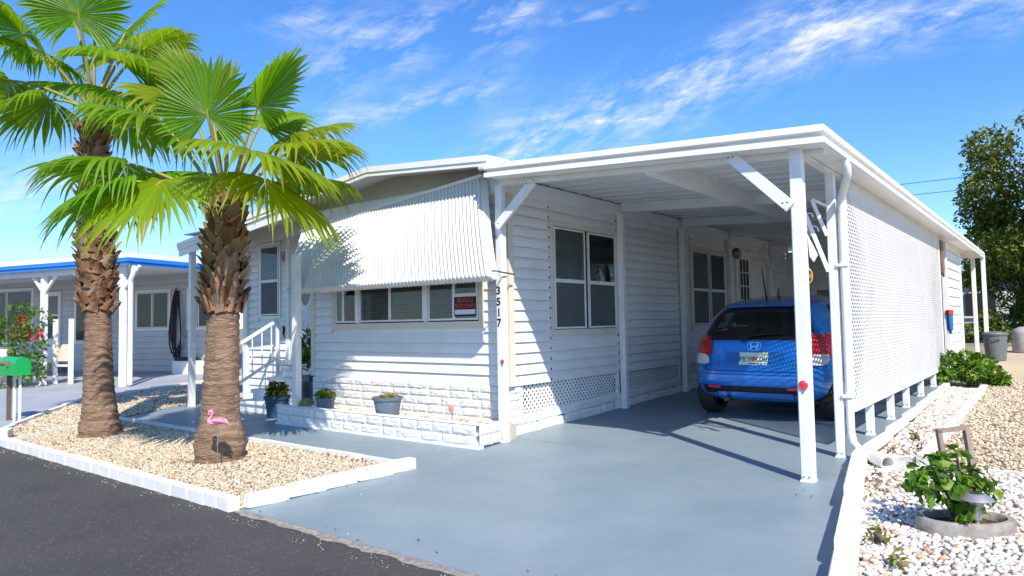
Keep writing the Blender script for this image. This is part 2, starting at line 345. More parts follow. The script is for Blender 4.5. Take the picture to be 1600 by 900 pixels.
WHP = [(.74, .72, .68), (.78, .77, .74), (.70, .67, .62), (.76, .74, .70), (.66, .60, .53), (.55, .42, .30), (.72, .70, .67), (.42, .29, .19)]
stones('bed_gravel', BED_L, .020, .008, .017, TANP, 1, 'tan shell gravel filling the bed around the two palm trunks', 'gravel', PEB)
stones('bed_gravel', BED_N, .034, .012, .024, TANP, 2, 'tan gravel strip between the painted walkway and the neighbouring driveway', 'gravel', PEB)
stones('white_gravel', BED_W, .030, .013, .028, WHP, 3, 'white and rust-flecked stones around the oval concrete planter', 'gravel', PEB, clip=lambda x, y: x < 6.6)
stones('white_gravel', BED_S, .031, .013, .026, WHP, 4, 'narrow strip of white stones between slab kerb and timber edging', 'gravel', PEB)
stones('side_yard_gravel', BED_T, .036, .011, .022, TANP, 5, 'wide tan gravel yard running back on the right of the lattice screen', 'gravel', PEB, clip=lambda x, y: (x < 6.2) & (y < 7.5))

# kerb of white bricks along the street and the driveway
def brick_row(root, p, q, lmin, lmax, w, h, mt, z0=None, jit=.0025, gap=.002, name='brick'):
    p = Vector(p); q = Vector(q); d = (q-p); L = d.length; d.normalize(); a = math.atan2(d.y, d.x); s = 0
    while s < L-.02:
        l = min(rng.uniform(lmin, lmax), L-s)
        if L-s-l < lmin*.5: l = L-s
        c = p+d*(s+l/2)
        z = gz(c.y) if z0 is None else z0
        o = link(name, BRICKS[rng.randrange(len(BRICKS))], mt, root)
        o.location = Vector((c.x, c.y, z+h/2))-ORG[root.name] + Vector((rng.uniform(-1, 1)*jit, rng.uniform(-1, 1)*jit, rng.uniform(-1, 1)*jit))
        o.scale = (l-gap, w, h); o.rotation_euler = (0, 0, a+rng.uniform(-1, 1)*min(.012, .003/l)); s += l
def chamfer_cube(c, j, seed):
    r = random.Random(seed); bm = bmesh.new(); bmesh.ops.create_cube(bm, size=1)
    bmesh.ops.bevel(bm, geom=list(bm.edges), offset=c, segments=1, affect='EDGES')
    for v in bm.verts: v.co += Vector((r.uniform(-j, j)*.3, r.uniform(-j, j), r.uniform(-j, j)))
    me = bpy.data.meshes.new('brick'); bm.to_mesh(me); bm.free(); return me
KERBM = mat('white_painted_brick', (.83, .825, .80), .8, (.72, .70, .66), 7, bump=.005, bscale=22, detail=7)
BRICKS = [chamfer_cube(.05, .03, k) for k in range(6)]
for b_ in BRICKS: b_.materials.append(KERBM)
k = thing('brick_kerb', 'low kerb of white painted bricks along the asphalt in front of the palms', 'kerb', (-2.8, -3, gz(-3)))
brick_row(k, (-5.55, -2.99, 0), (-.14, -2.99, 0), .17, .27, .095, .10, KERBM, z0=-.095)
k = thing('brick_kerb', 'white block kerb dividing the palm bed from the blue driveway', 'kerb', (-.07, -2.2, gz(-2.2)))
brick_row(k, (-.10, -2.93, 0), (.03, -1.36, 0), .28, .42, .085, .10, KERBM)
k = thing('stone_edging', 'thin flush white edging between palm bed and front walkway', 'edging', (-3, -1.36, gz(-1.36)))
brick_row(k, (-6.12, -1.365, 0), (-.03, -1.365, 0), .45, .7, .05, .045, KERBM)
k = thing('stone_edging', 'thin white strip in the gravel running up to the taller palm', 'edging', (-5.7, -2.4, gz(-2.4)))
brick_row(k, (-5.52, -2.88, 0), (-6.12, -1.5, 0), .4, .6, .035, .028, KERBM)
k = thing('stone_edging', 'white edging along the front of the neighbouring driveway', 'edging', (-8, -1.5, gz(-1.5)))
for a, b in (((-6.1, -2.93, 0), (-6.8, -2.46, 0)), ((-6.8, -2.46, 0), (-9.53, -.58, 0)), ((-9.53, -.58, 0), (-10.34, 1.88, 0)), ((-10.34, 1.88, 0), (-10.6, 4.5, 0))): brick_row(k, a, b, .6, .9, .07, .05, KERBM)
tag(link('concrete_block', BRICKS[0], None, None, (-5.72, -2.86, gz(-2.86)+.06), (.26, .14, .13), (0, 0, -.5)), 'white concrete block at the left end of the street kerb', 'block')
k = thing('concrete_kerb', 'long white kerb along the right edge of the blue driveway', 'kerb', (3.5, -1, gz(-1)))
brick_row(k, (3.965, -2.97, 0), (3.345, .40, 0), 1.0, 1.25, .11, .13, KERBM, jit=.002); brick_row(k, (3.345, .40, 0), (3.30, .86, 0), .5, .6, .10, .12, KERBM, jit=.002)
k = thing('concrete_kerb', 'low off-white kerb under the lattice screen beside the slab', 'kerb', (3.3, 3.5, gz(3.5)))
brick_row(k, (3.29, 1.02, 0), (3.30, 6.5, 0), .85, 1.1, .075, .075, KERBM, jit=.003)
TIMB = mat('white_timber', (.78, .76, .72), .7, (.50, .45, .38), 9, bump=.006, bscale=30, stretch=(1, 1, 1))
def timber(a, b, w, h, label):
    m = MB(); a = Vector((*a, gz(a[1])+h/2)); b = Vector((*b, gz(b[1])+h/2)); n = 9; d = (b-a); s = Vector((d.y, -d.x, 0)).normalized()
    pts = [a+d*(i/n) for i in range(n+1)]; vs = []
    for p in pts:
        for (u, v) in ((-.5, -.6), (.5, -.6), (.5, .42), (.36, .5), (-.36, .5), (-.5, .42)): vs.append(p+s*(w*u+rng.uniform(-.003, .003))+Vector((0, 0, h*v+rng.uniform(-.004, .004))))
    fs = [(i*6+k, i*6+(k+1) % 6, i*6+6+(k+1) % 6, i*6+6+k) for i in range(n) for k in range(6)]+[tuple(range(6)), tuple(range(n*6, n*6+6))]
    m.add(vs, fs); tag(m.build('timber_edging', TIMB), label, 'edging')
timber((3.735, .86), (3.77, 6.35), .085, .075, 'long weathered white timber between white stones and tan gravel')
timber((3.42, .90), (3.70, .915), .06, .05, 'short white timber beside the open end of the drain pipe')
timber((3.80, .81), (9.4, .79), .05, .03, 'pale edging strip between white stones and tan gravel yard')

# ------------------------------------------------------------------ the white mobile home
def siding(root, o, ax, nrm, s0, s1, z0, z1, cuts=(), h=.1203, lip=.030, mt=None, top=None, name='siding_board'):
    o = Vector(o); ax = Vector(ax); nrm = Vector(nrm); Z = Vector((0, 0, 1)); z = z0; mt = mt or SIDING
    while z < z1-.02:
        hh = min(h, z1-z); segs = [(s0, s1)]
        for (a, b, c, d) in cuts:
            if c < z+hh*.6 and d > z+hh*.4:
                ns = []
                for (p, q) in segs:
                    if b <= p or a >= q: ns.append((p, q)); continue
                    if a-p > .02: ns.append((p, a))
                    if q-b > .02: ns.append((b, q))
                segs = ns
        for (p, q) in segs:
            if top is not None:
                if z+hh > max(top(p), top(q)): continue
            m = MB(); vs = []
            for s in (p, q):
                for dd, zz in ((0, hh), (.003, hh), (lip*.72, hh*.45), (lip, -.004), (lip*.82, -.008), (lip*.72, .016)): vs.append(o+ax*s+nrm*dd+Z*(z+zz))
            m.add(vs, [(0, 1, 2, 3, 4, 5), (6, 7, 8, 9, 10, 11)]+[(i, (i+1) % 6, (i+1) % 6+6, i+6) for i in range(6)])
            m.build(name, mt, root)
        z += hh
def rock_block(seed):
    r = random.Random(seed); nx, nz = 7, 4; vs = []; fs = []
    for j in range(nz+1):
        for i in range(nx+1):
            e = i in (0, nx) or j in (0, nz)
            vs.append((i/nx-.5, -.5 if not e else -.39, j/nz-.5) if e else (i/nx-.5+r.uniform(-.03, .03), -.5-r.uniform(0, .17), j/nz-.5+r.uniform(-.05, .05)))
    n = len(vs)
    for j in range(nz):
        for i in range(nx): a = j*(nx+1)+i; fs.append((a, a+1, a+nx+2, a+nx+1))
    vs += [(-.5, .5, -.5), (.5, .5, -.5), (.5, .5, .5), (-.5, .5, .5)]
    bl, br, tr, tl = 0, nx, nz*(nx+1)+nx, nz*(nx+1)
    fs += [(n, n+3, n+2, n+1), (bl, n, n+1, br), (tl, tr, n+2, n+3)]
    me = bpy.data.meshes.new('stone_block'); me.from_pydata(vs, [], fs); me.materials.append(STONEW)
    bm = bmesh.new(); bm.from_mesh(me); bmesh.ops.recalc_face_normals(bm, faces=bm.faces); bm.to_mesh(me); bm.free(); return me
ROCKS = [rock_block(k) for k in range(7)]
def rock_wall(root, p, q, zs, dep, lmin=.22, lmax=.5, face=1, slope=True):
    # courses of rock-faced blocks from p to q (front faces to the right-hand side of p->q when face=1)
    p = Vector((p[0], p[1], 0)); q = Vector((q[0], q[1], 0)); d = q-p; L = d.length; d.normalize(); a = math.atan2(d.y, d.x)
    for ci, (z0, z1) in enumerate(zip(zs, zs[1:])):
        s = 0
        while s < L-.01:
            l = min(rng.uniform(lmin, lmax), L-s)
            if L-s-l < lmin*.6: l = L-s
            c = p+d*(s+l/2)
            g = gz(c.y) if slope else 0
            o = link('stone_block', ROCKS[rng.randrange(7)], None, root)
            o.location = Vector((c.x, c.y, (z0+z1)/2+g))-ORG[root.name]; o.scale = (l-.003, dep*(1+rng.uniform(-.06, .06)), z1-z0-.004); o.rotation_euler = (0, 0, a)
            s += l
def lattice(name, root, o, ax, nrm, s0, s1, z0, z1, pitch=.067, w=.031, th=.006, mt=None, zslope=0):
    # two crossed layers of thin diagonal strips with real holes, clipped to the rectangle
    o = Vector(o); ax = Vector(ax); nrm = Vector(nrm); Z = Vector((0, 0, 1)); m = MB(); hw = w/math.sqrt(2)
    for lay, sg in ((0, 1), (1, -1)):
        k = -(z1-z0) if sg > 0 else 0; end = (s1-s0) if sg > 0 else (s1-s0)+(z1-z0)
        while k < end:
            # strip centre line: s = s0 + k + sg*(z-z0)
            poly = []
            za, zb = z0, z1
            lo = (k, k+sg*(z1-z0))
            t0, t1 = 0, 1
            d = lo[1]-lo[0]
            ta, tb = (0-lo[0])/d, ((s1-s0)-lo[0])/d
            if ta > tb: ta, tb = tb, ta
            t0 = max(0, ta); t1 = min(1, tb)
            if t1-t0 > .003:
                a = (s0+lo[0]+d*t0, z0+(z1-z0)*t0); b = (s0+lo[0]+d*t1, z0+(z1-z0)*t1); off = nrm*(lay*th)
                P = lambda s, z: o+ax*min(max(s, s0), s1)+Z*z+off
                q = [P(a[0]-hw, a[1]), P(a[0]+hw, a[1]), P(b[0]+hw, b[1]), P(b[0]-hw, b[1])]
                m.prism(q, nrm*th*.98)
            k += pitch
    ob = m.build(name, mt or TRIMW, root, kind='stuff'); return ob
home = thing('mobile_home', 'white vinyl-sided mobile home with shallow gable roof and fluted window awning', 'house', (-1.8, .2, 0))
def ctop(x): return 2.885-.062*x          # underside of the carport roof
def rtop(x): return 3.2-(.0865*(x+1.94) if x > -1.94 else .112*(-1.94-x))   # top of the house roof
# front wall
FW = MB().box(-3.60, -.105, .215, .30, .02, 2.9).build('front_wall', SIDING, home)
wcut = [(-3.18, -.42, 1.20, 2.35)]
siding(FW, (0, .215, 0), (1, 0, 0), (0, -1, 0), -3.56, -.15, .563, 2.76, wcut)
MB().box(-3.625, -3.56, .165, .30, .57, 2.8).build('corner_trim', CREAM, FW)
MB().box(-.15, -.072, .165, .24, .563, 2.8).build('corner_trim', CREAM, FW)
MB().add([(-6.6, .24, 2.60), (-.09, .24, 2.60), (-.09, .24, rtop(-.09)-.05), (-1.94, .24, rtop(-1.94)-.05), (-6.6, .24, rtop(-6.6)-.05), (-6.6, .30, 2.60), (-.09, .30, 2.60), (-.09, .30, rtop(-.09)-.05), (-1.94, .30, rtop(-1.94)-.05), (-6.6, .30, rtop(-6.6)-.05)],
         [(0, 1, 2, 3, 4), (9, 8, 7, 6, 5), (0, 5, 6, 1), (1, 6, 7, 2), (2, 7, 8, 3), (3, 8, 9, 4), (4, 9, 5, 0)]).build('gable_panel', TAUPE, home)
MB().box(-3.59, -.10, .13, .21, 2.70, 2.86).build('wall_header', TRIMW, home)
# stone skirting of the front
SK = MB().box(-3.58, -.10, .24, .32, -.02, .56).build('skirting', STONEW, home)
rock_wall(SK, (-3.60, .20), (-.10, .20), [-.02, .10, .20, .295, .395, .48, .556], .06, .2, .42, slope=False)
# side wall, in the shade of the carport
SW = MB().box(-.16, -.10, .31, 10.2, .563, 2.95).build('side_wall', SIDING, home)
scut = [(1.0, 2.62, 1.10, 2.50), (5.0, 6.56, 1.12, 2.50), (7.02, 7.86, .3, 2.62)]
for a, b in ((.27, 2.60), (2.74, 4.56), (4.70, 6.58), (6.72, 8.83), (8.97, 10.15)):
    siding(SW, (-.10, 0, 0), (0, 1, 0), (1, 0, 0), a, b, .562, 2.78, scut, top=lambda s: 2.86)
MB().box(-.10, -.045, .17, .265, .56, 2.8).build('corner_trim', CREAM, SW)
for yy in (2.585, 4.545, 6.565): MB().box(-.098, -.075, yy, yy+.03, .56, 2.8).build('joint_trim', CREAM, SW)
MB().box(-.10, -.03, .15, 10.2, 2.70, 2.86).build('ledger_board', TRIMW, home)
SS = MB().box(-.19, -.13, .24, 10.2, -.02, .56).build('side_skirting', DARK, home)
rock_wall(SS, (-.115, .20), (-.115, 10.2), [-.02, .105, .21], .05, .3, .6)
rock_wall(SS, (-.115, .20), (-.115, .42), [.21, .30, .39, .47, .555], .05, .2, .22, slope=False)
for i, (a, b) in enumerate(((.42, 2.60), (2.74, 4.56), (4.70, 6.58), (6.72, 8.83))):
    lattice('lattice', SS, (-.118, 0, 0), (0, 1, 0), (1, 0, 0), a, b, .20+gz(a), .56, pitch=.075, w=.029, th=.003)
    MB().bar((-.105, a, .20+gz(a)), (-.105, b, .20+gz(b)), .02, .03).build('lattice_rail', TRIMW, SS)
    for q in (a, b): MB().box(-.124, -.096, q-.03, q+.03, .19+gz(q), .562).build('lattice_stile', TRIMW, SS)

def louvre(root, P, s0, s1, z0, z1, step=.024, mt=None):
    m = MB(); z = z0
    while z < z1:
        a, b, c, d = P(s0, z, 0), P(s1, z, 0), P(s1, z+step*.72, .012), P(s0, z+step*.72, .012); m.add([a, b, c, d], [(0, 1, 2, 3)]); z += step
    return m.build('blind', mt or BLIND, root, kind='stuff', fix=False)
def window(root, o, ax, nrm, s0, s1, z0, z1, casing, lights, label=None, name='window', cm=None, blinds=True):
    """cased window. lights: list of (s0, s1, z0, z1, kind) panes inside; kind: glass, screen, blind"""
    o = Vector(o); ax = Vector(ax); nrm = Vector(nrm); Z = Vector((0, 0, 1))
    P = lambda s, z, d: o+ax*s+Z*z+nrm*d
    def slab(a, b, c, d, e, f, m=None):
        m = m or MB(); q = [P(a, c, e), P(b, c, e), P(b, d, e), P(a, d, e)]; m.prism(q, nrm*(f-e)); return m
    w = slab(s0, s1, z0, z1, .004, .012).build(name, DARK, root, label=label)
    m = MB()
    for (a, b, c, d) in ((s0-casing, s1+casing, z0-casing, z0), (s0-casing, s1+casing, z1, z1+casing), (s0-casing, s0, z0, z1), (s1, s1+casing, z0, z1)): slab(a, b, c, d, .002, .034, m)
    m.build('casing', cm or CREAM, w)
    fr = MB()
    for (a, b, c, d, kind) in lights:
        t = .022
        for q in ((a, b, c, c+t), (a, b, d-t, d), (a, a+t, c+t, d-t), (b-t, b, c+t, d-t)): slab(*q, .013, .040, fr)
        if kind == 'screen': slab(a+t, b-t, c+t, d-t, .026, .027).build('screen', SCREEN, w)
        else:
            if kind in ('blind', 'pale'): louvre(w, P_off(P, .014), a+t, b-t, c+t, d-t, mt=(BLIND if kind == 'blind' else PALEB))
            MB().add([P(a+t, c+t, .033), P(b-t, c+t, .033), P(b-t, d-t, .033), P(a+t, d-t, .033)], [(0, 1, 2, 3)]).build('pane', GLASS, w, fix=False)
    fr.build('frame', TRIMW, w)
    return w
def P_off(P, d0): return lambda s, z, d: P(s, z, d+d0)
PALEB = mat('pale_blind', (.50, .56, .52), .5)
FX, FN = (1, 0, 0), (0, -1, 0)
fw = window(FW, (0, .215, 0), FX, FN, -3.10, -.50, 1.285, 2.32, .075, [(-3.08, -2.92, 1.30, 2.30, 'pale'), (-2.92, -2.65, 1.30, 2.30, 'glass'), (-2.58, -1.99, 1.30, 2.30, 'blind'), (-1.99, -1.38, 1.30, 2.30, 'blind'), (-1.30, -.88, 1.30, 2.30, 'blind'), (-.88, -.51, 1.30, 1.585, 'pale'), (-.88, -.51, 1.585, 2.30, 'pale')], 'wide front window with blinds under the awning')
for xx in (-2.615, -1.34): MB().box(xx-.03, xx+.03, .165, .205, 1.29, 2.315).build('mullion', TRIMW, fw)
# red and black sign in the front window
sg = thing('window_sign', 'black sign with red lettering and a white strip in the front window', 'sign', (-.69, .17, 1.33))
MB().box(-.865, -.525, .168, .172, 1.345, 1.568).build('board', BLACK, sg)
MB().box(-.850, -.535, .164, .167, 1.365, 1.42).build('blank_strip', mat('sign_white', (.7, .73, .76), .5), sg)
for t_, z_ in (('BEVLLLI', 1.505), ('PROCONTE', 1.44)):
    me = text_mesh(t_, .072 if len(t_) < 8 else .066, bold=.001); me.materials.append(RED)
    o = link('lettering', me, None, sg); o.location = Vector((-.692, .165, z_))-ORG[sg.name]; o.rotation_euler = (math.pi/2, 0, 0)
SX, SN = (0, 1, 0), (1, 0, 0)
for (a, b, lab) in ((1.07, 2.55, 'double window with half blinds nearest the street'), (5.07, 6.50, 'double window next to the side door')):
    mid = (a+b)/2; zm = 1.76
    window(SW, (-.098, 0, 0), SX, SN, a, b, 1.165, 2.42, .075, [(a+.01, mid-.04, zm, 2.41, 'blind'), (mid+.04, b-.01, zm, 2.41, 'glass'), (a+.01, mid-.04, 1.175, zm, 'screen'), (mid+.04, b-.01, 1.175, zm, 'screen')], lab)
# side door with nine lights
sd = MB().box(-.096, -.06, 7.08, 7.80, .32, 2.56).build('side_door', WHITE, home)
MB().box(-.10, -.05, 7.02, 7.08, .3, 2.62).build('door_frame', TRIMW, sd); MB().box(-.10, -.05, 7.80, 7.86, .3, 2.62).build('door_frame', TRIMW, sd)
MB().box(-.058, -.054, 7.20, 7.68, 1.62, 2.40).build('door_glass', DARK, sd)
m = MB()
for i in range(4): m.box(-.053, -.045, 7.19+i*.16, 7.215+i*.16, 1.61, 2.41)
for i in range(4): m.box(-.0532, -.044, 7.19, 7.695, 1.61+i*.26, 1.63+i*.26)
m.build('glazing_bars', WHITE, sd)
MB().tube([(-.055, 7.14, 1.50), (-.01, 7.14, 1.50), (-.01, 7.25, 1.50)], .012, 6).build('door_handle', BLACK, sd)
# recessed porch wall, its window and the entrance door
PW = MB().box(-6.42, -3.6, .865, .95, .0, 2.82).build('porch_wall', SIDING, home)
siding(PW, (0, .865, 0), FX, FN, -6.34, -3.62, .05, 2.80, [(-6.05, -5.36, 1.38, 2.70), (-5.22, -4.18, .5, 2.80)])
MB().box(-6.46, -6.34, .80, .95, .0, 2.84).build('corner_trim', TRIMW, PW)
window(PW, (0, .865, 0), FX, FN, -5.98, -5.43, 1.45, 2.63, .045, [(-5.97, -5.44, 2.03, 2.62, 'blind'), (-5.97, -5.44, 1.46, 2.03, 'screen')], 'tall porch window', cm=TRIMW)
ed = MB().box(-5.13, -4.27, .835, .862, .73, 2.72).build('entrance_door', mat('pale_door', (.66, .69, .74), .5), home)
for a, b in ((-5.22, -5.13), (-4.27, -4.18)): MB().box(a, b, .82, .863, .70, 2.80).build('door_frame', TRIMW, ed)
MB().box(-5.22, -4.18, .70, .863, .66, .728).build('door_sill', TRIMW, ed)
for rr, dd, mt_, nm in ((1.0, .829, WHITE, 'oval_frame'), (.80, .826, mat('oval_glass', (.02, .035, .06), .1, spec=.7), 'oval_glass')):
    m = MB(); m.prism([(-4.70+.20*rr*math.cos(t*math.pi/12), dd, 1.99+.50*rr*math.sin(t*math.pi/12)) for t in range(24)], (0, .006, 0)); m.build(nm, mt_, ed)
for (a, b, c, d) in ((-5.02, -4.76, .85, 1.35), (-4.66, -4.40, .85, 1.35)):
    m = MB()
    for q in ((a, b, c, c+.02), (a, b, d-.02, d), (a, a+.02, c+.02, d-.02), (b-.02, b, c+.02, d-.02)): m.box(q[0], q[1], .827, .834, q[2], q[3])
    m.build('door_panel', WHITE, ed)
# roof, fascia and soffit
YF, YB = -.20, 13.6
XL, XR = -6.72, .0
sec = [(XR, rtop(XR)), (-1.94, rtop(-1.94)), (XL, rtop(XL))]
def roof_strip(z_top, z_bot, y0, y1, xs=None):
    m = MB(); s = xs or [(x, z) for x, z in sec]
    n = len(s); vs = [(x, y0, z+z_top) for x, z in s]+[(x, y0, z+z_bot) for x, z in s]+[(x, y1, z+z_top) for x, z in s]+[(x, y1, z+z_bot) for x, z in s]
    fs = []
    for i in range(n-1): fs += [(i, i+1, n+i+1, n+i), (2*n+i, 3*n+i, 3*n+i+1, 2*n+i+1), (i, 2*n+i, 2*n+i+1, i+1), (n+i, n+i+1, 3*n+i+1, 3*n+i)]
    fs += [(0, n, 3*n, 2*n), (n-1, 3*n-1, 4*n-1, 2*n-1)]
    return m.add(vs, fs)
RF = roof_strip(-.004, -.05, YF+.005, YB).build('roof', mat('white_roof_coat', (.78, .79, .80), .5, (.70, .71, .72), 1.5), home)
roof_strip(.004, -.062, YF-.035, YF).build('fascia', TRIMW, RF); roof_strip(-.062, -.112, YF-.022, YF+.0).build('fascia_drip', TRIMW, RF)
MB().add([(XR, YF-.03, rtop(XR)+.004), (XR+.10, YF+.06, rtop(XR)-.03), (XR+.10, YF+.06, rtop(XR)-.13), (XR, YF-.03, rtop(XR)-.105), (XR, .6, rtop(XR)+.004), (XR+.10, .6, rtop(XR)-.03), (XR+.10, .6, rtop(XR)-.13), (XR, .6, rtop(XR)-.105)],
         [(0, 1, 2, 3), (4, 7, 6, 5), (0, 4, 5, 1), (1, 5, 6, 2), (2, 6, 7, 3), (0, 3, 7, 4)]).build('fascia_return', TRIMW, RF)
MB().add([(XL, YF, rtop(XL)-.112), (-3.6, YF, rtop(-3.6)-.112), (-3.6, YF, rtop(-3.6)-.24), (XL, YF, rtop(XL)-.21), (XL, YF+.03, rtop(XL)-.112), (-3.6, YF+.03, rtop(-3.6)-.112), (-3.6, YF+.03, rtop(-3.6)-.24), (XL, YF+.03, rtop(XL)-.21)],
         [(0, 1, 2, 3), (7, 6, 5, 4), (0, 4, 5, 1), (1, 5, 6, 2), (2, 6, 7, 3), (3, 7, 4, 0)]).build('porch_beam', TRIMW, RF)
MB().box(-6.60, -3.6, YF+.03, .865, 2.80, 2.82).build('porch_soffit', mat('soffit', (.74, .73, .70), .6), RF)
# posts of the porch
for (x, y, z0, z1, w) in ((-6.46, -.10, gz(-.1), 2.58, .085), (-3.14, -.40, .20, 2.2, .085)):
    m = MB().box(x-w/2, x+w/2, y-w/2, y+w/2, z0, z1); m.build('porch_post', WHITE, home)
# rear of the house volume
MB().box(-6.40, -.17, .96, 13.3, .0, 2.60).build('rear_body', SIDING, home)
# storage room at the back of the carport: front wall and right wall
ST = MB().box(-.09, 3.10, 10.2, 10.28, .1, 2.72).build('storage_front_wall', SIDING, home)
siding(ST, (0, 10.2, 0), FX, FN, -.08, 3.08, .3, 2.70, [(2.2, 2.9, .3, 2.3)])
SR = MB().box(3.04, 3.095, 8.6, 10.95, .1, 2.70).build('storage_side_wall', SIDING, home)
siding(SR, (3.095, 0, 0), SX, SN, 8.74, 10.9, .25, 2.68, h=.17, lip=.022)
MB().box(3.06, 3.135, 8.58, 8.74, .2, 2.70).build('corner_trim', TRIMW, SR); MB().box(3.06, 3.13, 10.9, 10.99, .2, 2.70).build('corner_trim', TRIMW, SR)
MB().box(2.3, 2.8, 10.16, 10.195, .3, 2.25).build('storage_door', WHITE, ST); MB().box(.55, .85, 10.15, 10.18, 1.5, 1.85).build('meter_box', mat('meter_grey', (.25, .25, .25), .5), ST)

# ------------------------------------------------------------------ steps and handrail
st = thing('entry_steps', 'white concrete entry steps below the porch door', 'steps', (-4.75, .3, gz(.3)))
for i, (y0, zt, xa, xb) in enumerate(((-.02, .15, -5.34, -4.12), (.20, .31, -5.24, -4.14), (.42, .48, -5.16, -4.16), (.62, .64, -5.08, -4.18))):
    m = MB().box(xa+.03, xb-.03, y0+.03, .80, (0 if i == 0 else zt-.165), zt-.05); m.build('riser', WHITE, st)
    bm = bmesh.new(); bmesh.ops.create_cube(bm, size=1); bmesh.ops.scale(bm, vec=(xb-xa, .80-y0, .05), verts=bm.verts); bmesh.ops.bevel(bm, geom=list(bm.edges), offset=.014, segments=2, affect='EDGES')
    me = bpy.data.meshes.new('tread'); bm.to_mesh(me); bm.free(); link('tread', me, STONEW, st, Vector(((xa+xb)/2, (y0+.80)/2, zt-.025))-ORG[st.name])
hr = thing('handrail', 'white metal handrail with balusters beside the entry steps', 'handrail', (-5.27, .3, gz(.3)))
a, b = Vector((-5.27, -.12, .92)), Vector((-5.27, .72, 1.38)); lo = Vector((0, 0, -.60))
MB().bar(a, b, .035, .045).build('top_rail', WHITE, hr); MB().bar(a+lo, b+lo, .03, .04).build('bottom_rail', WHITE, hr)
for t in (.05, .25, .45, .65, .85):
    p = a.lerp(b, t); MB().tube([p, p+lo], .011, 6).build('baluster', WHITE, hr)
for p, z0 in ((a.lerp(b, .02), gz(0)), (a.lerp(b, .98), .5)): MB().box(p.x-.02, p.x+.02, p.y-.02, p.y+.02, z0, p.z).build('newel_post', WHITE, hr)
MB().box(-5.42, -5.32, -.05, .05, gz(0), .86).build('end_post', WHITE, hr)

# ------------------------------------------------------------------ fluted awning
aw = thing('window_awning', 'white fluted metal awning rolled over the front window', 'awning', (-1.8, 0, 1.7))
nf = 62; cols = nf*6; prof = []
for i in range(13): t = i/12; prof.append((t, 0))
vs = []; rows = []
def aw_pt(u, r):
    xt = -3.62+u*(-.31+3.62); xb = -3.46+u*(.10+3.46); zt = 2.585+u*.285; zb = 1.70+.0*u
    if r <= 12:
        t = r/12*.93; x = xt+(xb-xt)*t; y = .02-.345*t-.05*math.sin(t*math.pi)*.6; z = zt+(zb+.08-zt)*t/.93*1.0
        return Vector((x, y, z))
    a = (r-12)/7*math.pi*1.05; R_ = .075
    return Vector((xb, -.315+R_*0+ -R_*math.sin(a)*.55+ (1-math.cos(a))*R_*.6, zb+.08-R_*math.sin(a*.5)*1.1))
NR = 20
for r in range(NR):
    for c in range(cols+1):
        u = c/cols; p = aw_pt(u, r); q = (.0, .010, .014, .014, .010, .0)[c % 6]*(1 if c % 6 else 0)-(.024 if c % 6 == 0 else 0)
        vs.append(p+Vector((0, -q, q*.25)))
fs = [(r*(cols+1)+c, r*(cols+1)+c+1, (r+1)*(cols+1)+c+1, (r+1)*(cols+1)+c) for r in range(NR-1) for c in range(cols)]
MB().add(vs, fs).build('canopy', mat('awning_metal', (.66, .66, .65), .45, (.60, .60, .585), 2, stretch=(8, 1, .6)), aw)
MB().bar(aw_pt(-.01, 0)+Vector((0, .01, .02)), aw_pt(1.01, 0)+Vector((0, .01, .02)), .05, .035).build('head_rail', TRIMW, aw)
e = [aw_pt(1.003, r) for r in range(0, 18)]
m = MB(); m.add([p for p in e]+[Vector((p.x+.02, min(p.y+.10, .15), p.z)) for p in e], [(i, i+1, len(e)+i+1, len(e)+i) for i in range(len(e)-1)]); m.build('side_wing', TRIMW, aw, fix=False)
MB().tube([(.10, -.28, 1.80), (.05, .16, 1.78)], .009, 6).build('support_arm', STEEL, aw); MB().tube([(-3.5, -.20, 1.80), (-3.5, .16, 1.78)], .009, 6).build('support_arm', STEEL, aw)

# ------------------------------------------------------------------ stone planter
pl = thing('stone_planter', 'low white rock-faced planter wall below the front window', 'planter', (-1.75, -.4, gz(-.4)))
rock_wall(pl, (-3.50, -.43), (.0, -.43), [.02, .125, .235], .07, .2, .42)
rock_wall(pl, (.0, -.44), (.0, -.10), [.02, .125, .235], .07, .15, .2)
MB().box(-3.52, .035, -.475, -.385, gz(-.4)-.01, gz(-.4)+.022).build('footing', WHITE, pl); MB().box(-3.515, .03, -.464, -.38, .226, .236).build('capping', STONEW, pl)
MB().box(-3.50, -.0, -.39, .20, .0, .165).build('gravel_fill', WHITEBED, pl)
stones('fill_pebbles', [(-3.5, -.38), (-.02, -.38), (-.02, .18), (-3.5, .18)], .034, .012, .026, WHP+TANP[:2], 11, '', '', PEB, zfun=lambda x, y: x*0+.165, parent=None)
_o = [o for o in COL.objects if o.name.startswith('fill_pebbles')][0]; tag(_o, 'pale pebbles covering the stone planter under the front window', 'pebbles')

# ------------------------------------------------------------------ carport
cp = thing('carport', 'white metal carport roof on square posts attached to the mobile home', 'carport', (1.6, 5, 0))
XRR, YFF, YBB = 3.34, -.28, 13.5
def ftop(x): return 2.92-.066*x
def post(root, x, y, z1, w=.088, name='post', z0=None, mt=None):
    z0 = gz(y)-.01 if z0 is None else z0; m = MB(); h = w/2; c = .008
    pr = [(-h+c, -h), (h-c, -h), (h, -h+c), (h, h-c), (h-c, h), (-h+c, h), (-h, h-c), (-h, -h+c)]
    m.prism([(x+a, y+b, z0) for a, b in pr], (0, 0, z1-z0)); o = m.build(name, mt or WHITE, root)
    MB().box(x-h-.004, x+h+.004, y-h-.004, y+h+.004, z0, z0+.022).build('post_foot', TRIMW, o)
    for sx in (-1, 1): MB().lathe([(0, 0), (.006, 0), (.006, .006), (0, .006)], (x+sx*.02, y-h-.006, z0+.05), 6).build('screw', STEEL, o)
    return o
